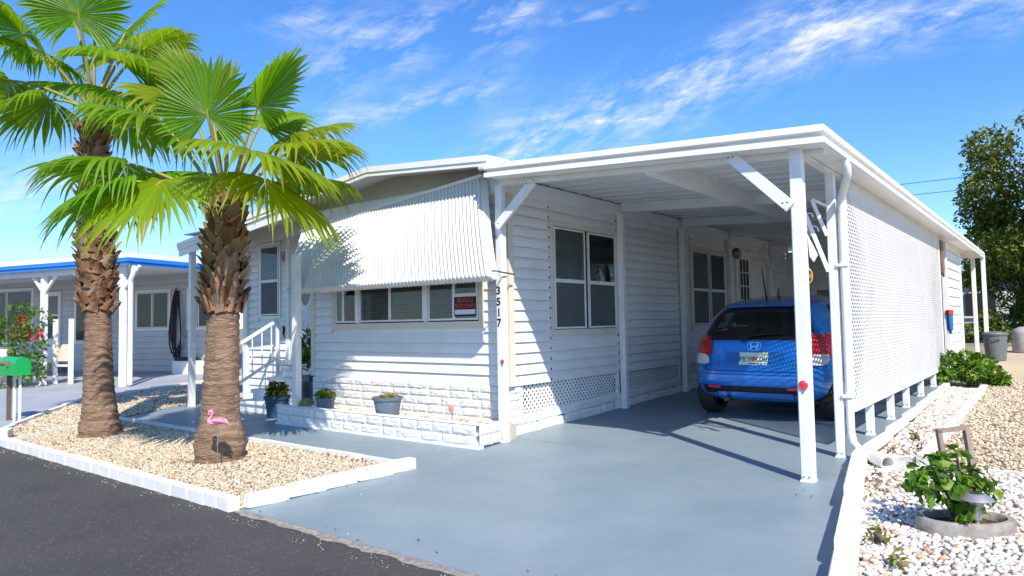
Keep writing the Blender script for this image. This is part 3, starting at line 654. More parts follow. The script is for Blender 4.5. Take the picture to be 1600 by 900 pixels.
lp = post(cp, -.005, -.005, 2.74); rp = post(cp, 3.108, -.12, ctop(3.1)-.05, .095)
for y in (2.66, 4.63, 6.65, 8.90): post(cp, -.035, y, 2.75, .085)
for y in (.86, 2.06, 3.14, 4.15, 5.31, 6.52, 7.62): post(cp, 3.115, y, ctop(3.1), .075)
post(cp, 3.14, 13.35, 2.62, .085); post(cp, 3.33, 13.42, 2.62, .085)
def beam(x0, x1, y, w, top, h, name='cross_beam'):
    m = MB(); vs = []
    for x in (x0, x1):
        for yy, zz in ((y-w/2, ctop(x)-top), (y+w/2, ctop(x)-top), (y+w/2, ctop(x)-top-h), (y-w/2, ctop(x)-top-h)): vs.append((x, yy, zz))
    m.add(vs, [(0, 1, 2, 3), (7, 6, 5, 4), (0, 4, 5, 1), (1, 5, 6, 2), (2, 6, 7, 3), (3, 7, 4, 0)]); return m.build(name, TRIMW, cp)
beam(.04, 3.30, -.03, .075, .004, .15, 'front_beam')
for y in (2.68, 4.65, 6.67, 8.92): beam(-.02, 3.16, y, .07, .004, .125)
MB().add([(x, y, ctop(1.77)-d) for y in (.012, 10.1) for x, d in ((1.715, .004), (1.825, .004), (1.825, .17), (1.715, .17))], [(0, 1, 2, 3), (7, 6, 5, 4), (0, 4, 5, 1), (1, 5, 6, 2), (2, 6, 7, 3), (3, 7, 4, 0)]).build('centre_beam', TRIMW, cp)
MB().add([(x, y, ctop(3.12)-d) for y in (-.06, 13.4) for x, d in ((3.08, .03), (3.15, .03), (3.15, .15), (3.08, .15))], [(0, 1, 2, 3), (7, 6, 5, 4), (0, 4, 5, 1), (1, 5, 6, 2), (2, 6, 7, 3), (3, 7, 4, 0)]).build('side_beam', TRIMW, cp)
for a, b in (((.50, -.09, 2.70), (.02, -.09, 2.28)), ((2.60, -.19, 2.60), (3.07, -.19, 2.12)), ((.36, 8.86, 2.76), (-.03, 8.86, 2.30)), ((-.02, 8.50, 2.76), (-.02, 8.86, 2.30))):
    o = MB().bar(a, b, .09, .035, (0, 1, 0)).build('brace', WHITE, cp)
    for p in (Vector(a).lerp(Vector(b), .05), Vector(a).lerp(Vector(b), .94)):
        for q in (-.018, .018): MB().lathe([(0, -.004), (.008, -.004), (.008, .004), (0, .004)], (p.x+q, p.y-.05, p.z), 6).build('bolt', BLACK, o)
# roof pans running across, each with a raised seam
pan = MB(); vs = []
PW_ = .305; pr = [(0, .0), (.010, -.016), (.022, -.016), (.032, 0), (.10, .0), (.108, -.005), (.116, 0), (.20, 0), (.208, -.005), (.216, 0), (PW_, 0)]
x0, x1 = -.09, XRR+.0
for x in (x0, x1):
    for (yy, dz) in pr: vs.append((x, yy, ctop(x)+dz))
    for (yy, dz) in ((PW_, .028), (0, .028)): vs.append((x, yy, ctop(x)+dz))
n = len(pr)+2
pan.add(vs, [tuple(range(n)), tuple(range(n, 2*n))[::-1]]+[(i, i+n, (i+1) % n+n, (i+1) % n) for i in range(n)])
pan_me = pan.mesh('roof_pan'); pan_me.materials.append(CEIL)
bm = bmesh.new(); bm.from_mesh(pan_me); bmesh.ops.recalc_face_normals(bm, faces=bm.faces); bm.to_mesh(pan_me); bm.free()
y = YFF+.02
while y < YBB-.1: link('roof_pan', pan_me, None, cp, Vector((0, y, 0))-ORG[cp.name]); y += PW_+.002
# fascia with gutter: one profile carried round the corner
FP = [(-.02, .004), (.02, .0), (.024, -.052), (-.034, -.060), (-.036, -.090), (.018, -.092), (.022, -.138), (-.045, -.140), (-.05, -.10), (-.03, -.02)]
nF = len(FP)
def fascia(name, secs):
    m = MB(); vs = [p for s in secs for p in s]
    fs = [(k*nF+i, k*nF+(i+1) % nF, (k+1)*nF+(i+1) % nF, (k+1)*nF+i) for k in range(len(secs)-1) for i in range(nF)]
    fs += [tuple(range(nF)), tuple(range((len(secs)-1)*nF, len(secs)*nF))[::-1]]
    m.add(vs, fs); return m.build(name, TRIMW, cp)
fascia('front_fascia', [[Vector((.02, YFF-d, ftop(.02)+z)) for d, z in FP], [Vector((XRR+d, YFF-d, ftop(XRR)+z)) for d, z in FP]])
fascia('gutter', [[Vector((XRR+d+.001, YFF-d+.001, ftop(XRR)+z)) for d, z in FP], [Vector((XRR+d, YBB+.05, ftop(XRR)+z-.01)) for d, z in FP]])
MB().add([(.05, YFF+.04, ftop(.05)-.132), (XRR-.04, YFF+.04, ftop(XRR)-.132), (XRR-.04, -.07, ftop(XRR)-.132), (.05, -.07, ftop(.05)-.132)], [(0, 1, 2, 3)]).build('front_soffit', TRIMW, cp)
MB().add([(3.155, -.05, 2.565), (XRR-.03, -.05, 2.565), (XRR-.03, 13.4, 2.557), (3.155, 13.4, 2.557)], [(0, 1, 2, 3)]).build('side_soffit', TRIMW, cp)
MB().box(.5, 3.3, 11.0, 13.3, 2.56, 2.575).build('rear_soffit', TRIMW, cp)
# house number on the left post, round reflectors on both posts
num = thing('house_number', 'black digits 3517 running down the left carport post', 'house number', (-.005, -.05, 1.2))
NUMB = mat('black_numeral', (.012, .012, .014), .5)
for d_, z_ in zip('3517', (1.565, 1.447, 1.332, 1.222)):
    me = text_mesh(d_, .115, bold=.003); me.materials.append(NUMB); o = link('digit', me, None, num, Vector((-.012, -.0515, z_))-ORG[num.name]); o.rotation_euler = (math.pi/2, 0, 0)
REFL = mat('red_reflector', (.60, .02, .04), .2, (.75, .06, .10), 60, spec=.8)
def reflector(p, r, label, face='y', stake=None, mt=None):
    t = thing('reflector', label, 'reflector', p)
    m = MB(); m.lathe([(0, .012), (r*.45, .012), (r*.5, .009), (r*.85, .010), (r, .005), (r, 0), (0, 0)], (0, 0, 0), 20)
    o = m.build('lens', mt or REFL, t, fix=True); o.rotation_euler = (math.pi/2, 0, 0.0); o.location = (0, 0, 0)
    for v in o.data.vertices: v.co += Vector(p)
    mm = MB()
    if stake: mm.tube([Vector(p)+Vector((0, .006, 0)), Vector(p)+Vector((.0, .006, -stake))], .008, 6).build('stake', STEEL, t)
    else: mm.box(p[0]-.008, p[0]+.008, p[1]-.006, p[1], p[2]-r-.018, p[2]-r+.004).build('tab', STEEL, t)
    return t
reflector((.028, -.052, .85), .024, 'small red round reflector on the numbered left post')
reflector((3.108, -.172, .735), .036, 'larger red round reflector on the right front post')
reflector((-.42, -.37, .36), .042, 'faded pink-red reflector on a stake in the stone planter', stake=.18, mt=mat('faded_reflector', (.62, .22, .20), .4, (.70, .34, .30), 40))
# lattice screen on the right side
ls = thing('lattice_screen', 'large white privacy lattice screen along the right side of the carport', 'lattice', (3.17, 4.4, .39))
lattice('lattice', ls, (3.160, 0, 0), (0, 1, 0), (1, 0, 0), 1.18, 7.40, .395, 2.56, pitch=.070, w=.0305, th=.0025, mt=mat('lattice_vinyl', (.80, .785, .755), .5, (.74, .72, .69), 2))
for (a, b, c, d) in ((1.14, 1.185, .39, 2.57), (7.395, 7.44, .39, 2.57), (1.185, 7.395, .385, .41)):
    MB().box(3.157, 3.176, a, b, c, d).build('frame', TRIMW, ls)
# downspout
ds = thing('downspout', 'white downspout from gutter to a fat drain pipe on the stones', 'downspout', (3.22, .84, gz(.84)))
MB().tube([(3.335, .44, 2.57), (3.345, .46, 2.50), (3.335, .51, 2.44), (3.26, .70, 2.36), (3.22, .80, 2.31), (3.205, .83, 2.24), (3.203, .845, 2.10), (3.203, .85, .34), (3.205, .845, .24), (3.225, .83, .16), (3.28, .78, .115), (3.34, .715, .10)], .034, 12).build('pipe', TRIMW, ds, smooth=50)
m = MB(); A, B = Vector((3.30, .765, .105)), Vector((3.545, .50, .075)); m.tube([A, A.lerp(B, .06), B], [.042, .056, .058], 16, cap=False); m.tube([B, A.lerp(B, .3)], [.050, .048], 16, cap=False)
m.add([B+q for q in []], []); m.build('drain_pipe', TRIMW, ds, smooth=50)
m = MB(); d_ = (B-A).normalized(); r_ = d_.cross(Vector((0, 0, 1))).normalized(); u_ = r_.cross(d_); ring = []
for k_ in range(16): a_ = 2*math.pi*k_/16; ring.append((r_*math.cos(a_)+u_*math.sin(a_)))
m.add([B+q*.058 for q in ring]+[B+q*.050 for q in ring], [(i, (i+1) % 16, 16+(i+1) % 16, 16+i) for i in range(16)]); m.build('pipe_rim', TRIMW, ds, fix=False)
for z in (.55, 1.7): MB().box(3.15, 3.243, .805, .895, z, z+.025).build('strap', TRIMW, ds)
# chimes and bracket hung under the front right corner
wc = thing('wind_chime', 'hanging chime with a white and a blue blade by the right posts', 'wind chime', (2.96, .62, 2.4))
MB().tube([(2.96, .62, 2.58), (2.96, .62, 2.02)], .003, 5).build('cord', STEEL, wc); MB().lathe([(0, .03), (.018, .015), (.02, 0), (0, -.02)], (2.96, .62, 2.02), 8).build('cap', mat('copper', (.5, .22, .10), .4, metal=.6), wc)
m = MB(); m.prism([(2.965, .62, 2.0), (3.045, .64, 1.80), (3.01, .635, 1.74), (2.98, .625, 1.79)], (-.006, .012, 0)); m.build('blade', WHITE, wc)
m = MB(); m.prism([(2.955, .62, 2.0), (2.925, .60, 1.78), (2.905, .59, 1.72), (2.915, .60, 1.84)], (-.006, .012, 0)); m.build('blade', mat('blue_blade', (.12, .20, .36), .35), wc)
go = thing('hanging_ornament', 'small gold oval ornament hanging on a cord', 'ornament', (2.955, .66, 1.6))
MB().tube([(2.955, .66, 1.90), (2.955, .66, 1.68)], .003, 5).build('cord', WHITE, go)
GOLD = mat('gold_paint', (.62, .38, .08), .35, metal=.5)
MB().tube([(2.955+  .026*math.cos(t*.5236), .66+.01*math.cos(t*.5236), 1.62+.06*math.sin(t*.5236)) for t in range(13)], .009, 6).build('ring', GOLD, go); MB().box(2.933, 2.977, .652, .668, 1.605, 1.637).build('plaque', GOLD, go)
bk = thing('plant_bracket', 'white scrolled metal hanger bracket folded against the carport post', 'bracket', (3.08, .8, 2.0))
MB().bar((3.085, .80, 1.66), (2.90, .70, 2.28), .022, .035).build('arm', TRIMW, bk); MB().bar((3.085, .80, 1.98), (2.985, .745, 2.30), .02, .03).build('arm', TRIMW, bk); MB().bar((2.985, .745, 2.31), (3.10, .82, 2.24), .018, .022).build('arm', TRIMW, bk)
MB().tube([(2.99+.04*math.cos(t*.6)*1.0, .75, 2.02+.05*math.sin(t*.6)) for t in range(9)], .007, 6).build('scroll', TRIMW, bk); MB().tube([(2.96+.03*math.cos(t*.6), .74, 2.15+.04*math.sin(t*.6)) for t in range(9)], .007, 6).build('scroll', TRIMW, bk)
for xx in (2.90, 2.95): MB().tube([(xx, .70, 2.28), (xx-.03, .62, 2.60)], .003, 5).build('chain', STEEL, bk)
# wall lantern
wl = thing('wall_lantern', 'amber glass globe lantern on the wall beside the side door', 'lamp', (.03, 6.86, 2.45))
MB().tube([(-.06, 6.86, 2.50), (.03, 6.86, 2.56)], .012, 6).build('arm', BLACK, wl); MB().lathe([(0, .06), (.05, .055), (.06, .03), (0, .03)], (.03, 6.86, 2.50), 12).build('cap', mat('bronze', (.12, .06, .03), .4, metal=.7), wl)
MB().lathe([(.02, .0), (.065, -.02), (.085, -.07), (.075, -.125), (.04, -.16), (0, -.165)], (.03, 6.86, 2.53), 16).build('globe', mat('amber_glass', (.42, .20, .07), .15, spec=.8), wl, smooth=60)

# ------------------------------------------------------------------ blue hatchback
CX, CY, CZ = 1.875, 2.20, gz(2.7)
car = thing('hatchback_car', 'bright blue small hatchback parked nose-in under the carport', 'car', (CX, CY, CZ))
ORG[car.name] = Vector((0, 0, 0))
BLUE = mat('blue_car_paint', (.006, .19, .66), .26, spec=.5, coat=1.0)
_bl = BLUE.node_tree.nodes['Principled BSDF']; _bl.inputs['Metallic'].default_value = .25
def lerp_tab(tab, v):
    if v <= tab[0][0]: return tab[0][1]
    for (a, p), (b, q) in zip(tab, tab[1:]):
        if v <= b:
            t = (v-a)/(b-a); t = t*t*(3-2*t)*.35+t*.65; return p+(q-p)*t
    return tab[-1][1]
ZT = [(0, 1.44), (.4, 1.475), (1.3, 1.53), (1.9, 1.50), (2.25, 1.38), (2.85, 1.02), (3.2, .93), (3.55, .78), (3.62, .70)]
YR = [(.2, .10), (.34, .03), (.48, .0), (.62, .015), (.70, .07), (.80, .10), (.95, .13), (1.02, .17), (1.20, .27), (1.38, .40), (1.46, .44), (1.55, .48)]
YFt = [(.2, 3.50), (.4, 3.62), (.6, 3.60), (.75, 3.50), (1.0, 3.3), (1.55, 2.9)]
WD = [(.2, .72), (.35, .785), (.55, .80), (.75, .80), (.90, .79), (1.0, .765), (1.2, .69), (1.4, .60), (1.53, .54)]
ZB = .17
def car_pt(a, b, c, off=0.0):
    n = 7.0; s = 1/((abs(a)**n+abs(b)**n+abs(c)**n)**(1/n)); m_ = max(abs(a), abs(b), abs(c)); a, b, c = a*s*m_, b*s*m_, c*s*m_
    y0 = (b+1)/2*3.6; z = ZB+(c+1)/2*(lerp_tab(ZT, y0)-ZB)
    yr, yf = lerp_tab(YR, z), lerp_tab(YFt, z); y = yr+(yf-yr)*(b+1)/2
    w = lerp_tab(WD, z)*(1-.10*max(0, (-b-.55)/.45)**2-.16*max(0, (b-.5)/.5)**2)
    return Vector((a*w, y, z))
def car_off(a, b, c, off):
    e = .02; m_ = max(abs(a), abs(b), abs(c)); p = car_pt(a, b, c)
    if m_ == abs(b): t1 = car_pt(a+e, b, c)-car_pt(a-e, b, c); t2 = car_pt(a, b, c+e)-car_pt(a, b, c-e)
    elif m_ == abs(a): t1 = car_pt(a, b+e, c)-car_pt(a, b-e, c); t2 = car_pt(a, b, c+e)-car_pt(a, b, c-e)
    else: t1 = car_pt(a+e, b, c)-car_pt(a-e, b, c); t2 = car_pt(a, b+e, c)-car_pt(a, b-e, c)
    n = t1.cross(t2).normalized()
    if n.dot(p-Vector((0, 1.8, .8))) < 0: n = -n
    return p+n*off
NA, NB, NC = 24, 48, 24
grid = {}; cv = []; cf = []
def cvx(i, j, k):
    key = (i, j, k)
    if key not in grid: grid[key] = len(cv); cv.append(car_pt(i/NA*2-1, j/NB*2-1, k/NC*2-1))
    return grid[key]
def hole(a, b, c, face):
    if face == 'rear': return abs(a) < .80 and .30 < c < .86
    if face == 'side': return (-.66 < b < -.30 and .36 < c < .86) or (-.26 < b < .22 and .34 < c < .86)
    if face == 'top': return .30 < b < .56 and abs(a) < .85
for fc in ('rear', 'front', 'left', 'right', 'top', 'bottom'):
    U_, V_ = {'rear': (NA, NC), 'front': (NA, NC), 'left': (NB, NC), 'right': (NB, NC), 'top': (NA, NB), 'bottom': (NA, NB)}[fc]
    for u in range(U_):
        for v in range(V_):
            q = {'rear': lambda u, v: (u, 0, v), 'front': lambda u, v: (u, NB, v), 'left': lambda u, v: (0, u, v), 'right': lambda u, v: (NA, u, v), 'top': lambda u, v: (u, v, NC), 'bottom': lambda u, v: (u, v, 0)}[fc]
            c_ = q(u+.5, v+.5); a, b, c = c_[0]/NA*2-1, c_[1]/NB*2-1, c_[2]/NC*2-1
            if hole(a, b, c, {'left': 'side', 'right': 'side'}.get(fc, fc)): continue
            cf.append([cvx(*q(u, v)), cvx(*q(u+1, v)), cvx(*q(u+1, v+1)), cvx(*q(u, v+1))])
cm = MB(); cm.v = cv; cm.f = cf; cm.mi = [0]*len(cf)
body = cm.build('body', BLUE, car, smooth=True)
body.data.polygons.foreach_set('use_smooth', [True]*len(body.data.polygons))
WHEELS = [(sx, y) for sx in (-1, 1) for y in (.62, 2.98)]
cut = MB()
for sx, y in WHEELS:
    cut.tube([(sx*.50, y, .30), (sx*1.0, y, .30)], .345, 28)
co = cut.build('wheel_cutter', None, None) if False else None
cme = cut.mesh('wheel_cutter'); co = bpy.data.objects.new('wheel_cutter', cme); COL.objects.link(co); co.location = car.location
bpy.context.view_layer.update()
sol = body.modifiers.new('thick', 'SOLIDIFY'); sol.thickness = .02; sol.offset = -1
bo = body.modifiers.new('arch', 'BOOLEAN'); bo.object = co; bo.operation = 'DIFFERENCE'; bo.solver = 'EXACT'
dg = bpy.context.evaluated_depsgraph_get(); nm = bpy.data.meshes.new_from_object(body.evaluated_get(dg))
if len(nm.polygons) > 1000:
    body.modifiers.clear(); body.data = nm; nm.polygons.foreach_set('use_smooth', [True]*len(nm.polygons)); nm.set_sharp_from_angle(angle=math.radians(38))
bpy.data.objects.remove(co)
def car_patch(name, fn, nu, nv, off, mt, keep=None, smooth=True, parent=None, thick=0):
    """a patch of the car's skin: fn(u,v) -> (a,b,c); offset outward"""
    m = MB(); vs = [car_off(*fn(i/nu, j/nv), off) for j in range(nv+1) for i in range(nu+1)]
    fs = []
    for j in range(nv):
        for i in range(nu):
            if keep is None or keep((i+.5)/nu, (j+.5)/nv): fs.append((j*(nu+1)+i, j*(nu+1)+i+1, (j+1)*(nu+1)+i+1, (j+1)*(nu+1)+i))
    m.add(vs, fs); return m.build(name, mt, parent or car, smooth=60, fix=False)
def rrect(u, v, r):   # maps the unit square to a rounded square
    x, y = u*2-1, v*2-1; n = r; s = max(abs(x), abs(y))
    if s == 0: return .5, .5
    k = s/((abs(x)**n+abs(y)**n)**(1/n)); return (x*k+1)/2, (y*k+1)/2
def rear_win(u, v):
    u, v = rrect(u, v, 9); return ((u*2-1)*(.90-.06*v), -1, .25+v*.68)
car_patch('rear_window_surround', rear_win, 40, 24, .006, BLACK, lambda u, v: not (.10 < u < .90 and .14 < v < .86))
def rear_glass(u, v):
    u, v = rrect(u, v, 5); return ((u*2-1)*(.80-.06*v), -1, .30+v*.60)
car_patch('rear_window', rear_glass, 24, 14, .010, CGLASS)
for sx in (-1, 1):
    for (b0, b1, c0) in ((-.70, -.28, .34), (-.28, .25, .32)):
        def sw(u, v, b0=b0, b1=b1, c0=c0, sx=sx):
            u, v = rrect(u, v, 7); return (sx, b0+(b1-b0)*u, c0+(.90-c0)*v)
        car_patch('side_window', sw, 18, 12, .006, CGLASS)
        car_patch('window_seal', sw, 30, 20, .004, BLACK, lambda u, v: not (.08 < u < .92 and .10 < v < .90))
car_patch('windscreen', lambda u, v: ((u*2-1)*.88, .27+.32*v, 1), 20, 12, .006, CGLASS)
# tail lights wrap round the corner: red above, clear below
def tail(u, v, sx, lo, hi):
    c = lo+(hi-lo)*v; t = u
    inner = .64+.06*v; 
    if t < .5: return (sx*(inner+(1-inner)*t*2), -1, c)
    return (sx, -1+(t-.5)*2*(.10+.08*v), c)
REDL = mat('tail_light_red', (.42, .008, .012), .12, (.55, .02, .02), 25, spec=.7, coat=.6); CLRL = mat('tail_light_clear', (.62, .58, .58), .12, (.75, .72, .72), 30, spec=.8, coat=.6)
for sx in (-1, 1):
    def tr(u, v, sx=sx):
        u2, v2 = rrect(u, v, 3.2); return tail(u2, v2, sx, -.10, .36)
    tl = car_patch('tail_light', tr, 16, 16, .020, REDL)
    def tw(u, v, sx=sx):
        u2, v2 = rrect(u, v, 3.0); return tail(.02+u2*.62, v2, sx, -.24, -.02)
    car_patch('reversing_lens', tw, 12, 10, .024, CLRL, parent=tl)
    def rf(u, v, sx=sx): return (sx*(.50+.20*u), -1, -.655+.05*v)
    car_patch('rear_reflector', rf, 6, 2, .016, REFL)
car_patch('bumper_insert', lambda u, v: ((u*2-1)*(.80+.0*v), -1, -.74+.13*v-.06*abs(u*2-1)**4*(1-v)), 30, 4, .008, BLACK)
car_patch('lower_valance', lambda u, v: ((u*2-1)*(.62-.05*v), -1, -.92+.20*v), 26, 4, .018, BLUE)
car_patch('hatch_line', lambda u, v: ((u*2-1)*.74, -1, -.335+.016*v+.04*max(0, abs(u*2-1)-.7)), 24, 1, .004, BLACK)
for sx in (-1, 1): car_patch('hatch_line', lambda u, v, sx=sx: (sx*(.735+.03*v**2+.010*u), -1, -.335+.55*v), 1, 14, .004, BLACK)
car_patch('plate_recess_shade', lambda u, v: ((u*2-1)*(.42+.03*v), -1, -.19+.22*v), 12, 4, .003, mat('blue_recess_shade', (.006, .12, .42), .35, coat=.6))  # darker blue patch on the skin paints the shade of a plate recess
car_patch('bumper_crease_shade', lambda u, v: ((u*2-1)*.86, -1, -.40+.02*v), 24, 1, .004, mat('blue_crease_shade', (.005, .10, .36), .4))  # darker blue strip paints the shade of the bumper crease
car_patch('brake_light', lambda u, v: ((u*2-1)*.17, -1, .945+.045*v), 8, 2, .012, REDL)
car_patch('roof_spoiler', lambda u, v: ((u*2-1)*.80, -1+.0*v, .90+.10*v), 20, 3, .022, BLUE)
# plate
pc = car_off(0, -1, -.10, .012); pn = (car_off(0, -1, -.10, .1)-car_off(0, -1, -.10, 0)).normalized()
pm = bpy.data.meshes.new('plate'); bm = bmesh.new(); bmesh.ops.create_cube(bm, size=1); bmesh.ops.scale(bm, vec=(.305, .153, .006), verts=bm.verts); bm.to_mesh(pm); bm.free()
PLATE = mat('plate_white', (.72, .76, .74), .4, (.62, .72, .66), 9)
plq = pn.to_track_quat('Z', 'Y').to_matrix().to_4x4()
def on_plate(name, me, mt, x, y, z, parent=None):
    if not me.materials: me.materials.append(mt)
    o = link(name, me, None, parent or car); o.matrix_local = Matrix.Translation(pc)@plq@Matrix.Translation((x, y, z)); return o
plate = on_plate('licence_plate', pm, PLATE, 0, 0, .0)
GRN = mat('plate_green', (.02, .16, .07), .5)
def sub(me, mt, x, y, z, nm_):
    if not me.materials: me.materials.append(mt)
    o = link(nm_, me, None, plate); o.matrix_local = Matrix.Translation((x, y, z)); return o
sub(text_mesh('PEY', .085, 'CENTER', .001), GRN, -.088, -.035, .004, 'lettering'); sub(text_mesh('K0IL', .085, 'CENTER', .001), GRN, .088, -.035, .004, 'lettering')
b_ = MB(); b_.lathe([(0, .006), (.022, .006), (.026, .003), (.026, 0)], (0, 0, 0), 14, 1, 1.2); sub(b_.mesh('emblem'), mat('plate_orange', (.75, .16, .05), .5), 0, -.004, .004, 'emblem')
b_ = MB().box(.06, .11, .048, .068, 0, .003); sub(b_.mesh('sticker'), mat('plate_yellow', (.70, .50, .06), .5), 0.02, 0, .003, 'sticker')
b_ = MB().box(-.07, .07, -.068, -.058, 0, .003); sub(b_.mesh('sticker'), mat('plate_dark', (.05, .07, .06), .5), 0.03, 0, .003, 'sticker')
# badge: an upright H in a rounded square
bc = car_off(0, -1, .13, .006); bn = (car_off(0, -1, .13, .1)-car_off(0, -1, .13, 0)).normalized(); bq = bn.to_track_quat('Z', 'Y').to_matrix().to_4x4()
CHR = mat('chrome', (.80, .82, .84), .12, metal=1)
bdg = MB(); ringp = []
for t in range(24):
    a = t*math.pi/12; x, y = math.cos(a), math.sin(a); k = 1/((abs(x)**4+abs(y)**4)**.25); w_ = .068-.008*(-y*k)
    ringp.append((x*k*w_, y*k*.050, 0))
bdg.tube(ringp+[ringp[0]], .0065, 6, cap=False)
for sx in (-1, 1): bdg.bar((sx*.030, -.036, 0), (sx*.040, .040, 0), .016, .012, (0, 0, 1))
bdg.bar((-.030, .0, 0), (.030, .0, 0), .014, .012, (0, 0, 1))
bo_ = link('badge', bdg.mesh('badge'), CHR, car); bo_.matrix_local = Matrix.Translation(bc)@bq
# wiper, aerials, mirror
w0 = car_off(-.20, -1, .225, .03); w1 = car_off(-.04, -1, .32, .03); w2 = car_off(.46, -1, .36, .02)
MB().tube([w0, w0.lerp(w1, .5)+Vector((0, -.015, .01)), w1, w1.lerp(w2, .5)+Vector((0, -.006, .008)), w2], [.017, .015, .012, .009, .006], 8).build('rear_wiper', BLACK, car)
rb = car_pt(-.12, -.72, 1); MB().tube([rb, rb+Vector((-.03, -.06, .42))], [.012, .004], 6).build('aerial', BLACK, car)
for a_ in (.05, .62):
    q_ = car_pt(a_, -.55, 1); MB().tube([q_-Vector((0, 0, .01)), q_+Vector((-.02, -.02, .02)), q_+Vector((-.05*a_*2, -.04, .13))], [.016, .010, .004], 6).build('aerial', BLACK, car)
for sx in (-1, 1):
    p = car_pt(sx, .28, .36); m = MB(); m.lathe([(0, -.07), (.05, -.055), (.075, 0), (.05, .055), (0, .07)], p+Vector((sx*.10, 0, .04)), 12, 1.1, .6); m.build('wing_mirror', BLUE, car, smooth=60)
    hd = car_pt(sx, -.02, .28); MB().bar(hd+Vector((sx*.012, -.07, 0)), hd+Vector((sx*.012, .07, 0)), .02, .025).build('door_handle', BLUE, car)
# cabin: floor, seats, wheel
MB().box(-.66, .66, .35, 2.7, .45, .62).build('cabin_floor', BLACK, car)
SEAT = mat('seat_fabric', (.035, .035, .04), .9)
for x, y in ((-.36, 1.75), (.36, 1.75), (-.38, .85), (.38, .85)):
    bm = bmesh.new(); bmesh.ops.create_cube(bm, size=1); bmesh.ops.scale(bm, vec=(.46, .16, .60), verts=bm.verts); bmesh.ops.bevel(bm, geom=list(bm.edges), offset=.05, segments=3, affect='EDGES'); me = bpy.data.meshes.new('seat'); bm.to_mesh(me); bm.free()
    s_ = link('seat', me, SEAT, car, (x, y, .82)); s_.rotation_euler = (-.22, 0, 0)
    bm = bmesh.new(); bmesh.ops.create_cube(bm, size=1); bmesh.ops.scale(bm, vec=(.26, .09, .17), verts=bm.verts); bmesh.ops.bevel(bm, geom=list(bm.edges), offset=.035, segments=3, affect='EDGES'); me = bpy.data.meshes.new('headrest'); bm.to_mesh(me); bm.free()
    h_ = link('headrest', me, SEAT, s_, (0, .0, .42))
MB().tube([(-.36+.18*math.cos(t*.5236), 2.20+.05*math.sin(t*.5236), 1.0+.17*math.sin(t*.5236)) for t in range(13)], .014, 6).build('steering_wheel', BLACK, car)
RIM = mat('silver_rim', (.55, .56, .58), .3, (.62, .63, .65), 8, metal=.8)
for sx, y in WHEELS:
    m = MB(); m.lathe([(.19, -.085), (.27, -.088), (.287, -.07), (.292, 0), (.287, .07), (.27, .088), (.19, .085), (.185, 0), (.19, -.085)], (0, 0, 0), 32)
    ty = m.build('wheel', RUBBER, car, smooth=50); ty.rotation_euler = (0, math.pi/2, 0); ty.location = (sx*.665, y, .292)
    m = MB(); m.lathe([(0, .07), (.035, .075), (.05, .06), (.055, .045)], (0, 0, 0), 16)
    for s_ in range(7):
        a = s_*2*math.pi/7; m.bar((.04*math.cos(a), .04*math.sin(a), .06), (.185*math.cos(a), .185*math.sin(a), .075), .042, .016, (0, 0, 1))
    m.lathe([(.17, .06), (.19, .084), (.197, .08), (.19, .05), (.17, .05)], (0, 0, 0), 32); m.lathe([(0, .02), (.18, .02)], (0, 0, 0), 24)
    r = m.build('rim', RIM, ty, fix=True)
    if sx < 0: r.rotation_euler = (math.pi, 0, 0)
MB().box(-.45, .45, .5, 3.2, .20, .26).build('underbody', BLACK, car)
MB().tube([(-.30, .02, .25), (-.30, .5, .25)], .025, 8).build('exhaust', BLACK, car)

# ------------------------------------------------------------------ palms
RH = Vector((.784, .620, 0)).normalized(); TH = Vector((.620, -.784, 0)).normalized(); ZH = Vector((0, 0, 1))   # across the street view, towards the street corner, up
LEAF = attr_mat('palm_leaf', .42, .55, spec=.5)
TRUNK = mat('palm_trunk', (.31, .205, .14), .95, (.15, .092, .06), 6, bump=.022, bscale=17, detail=10, stretch=(1.3, 1.3, 4.2), mixpos=(.36, .66))
_wear(TRUNK, (.15, .095, .065), 4.5, (.50, .72))
def _boot(name, c1, c2): return mat(name, c1, .85, c2, 7, bump=.008, bscale=22, stretch=(1, 1, .5))
BOOT = [_boot('leaf_base_tan', (.36, .21, .12), (.17, .085, .045)), _boot('leaf_base_brown', (.27, .13, .06), (.11, .055, .028)), _boot('leaf_base_grey', (.38, .27, .19), (.20, .12, .075))]
PETI = mat('petiole', (.22, .24, .05), .5, (.30, .22, .06), 4)
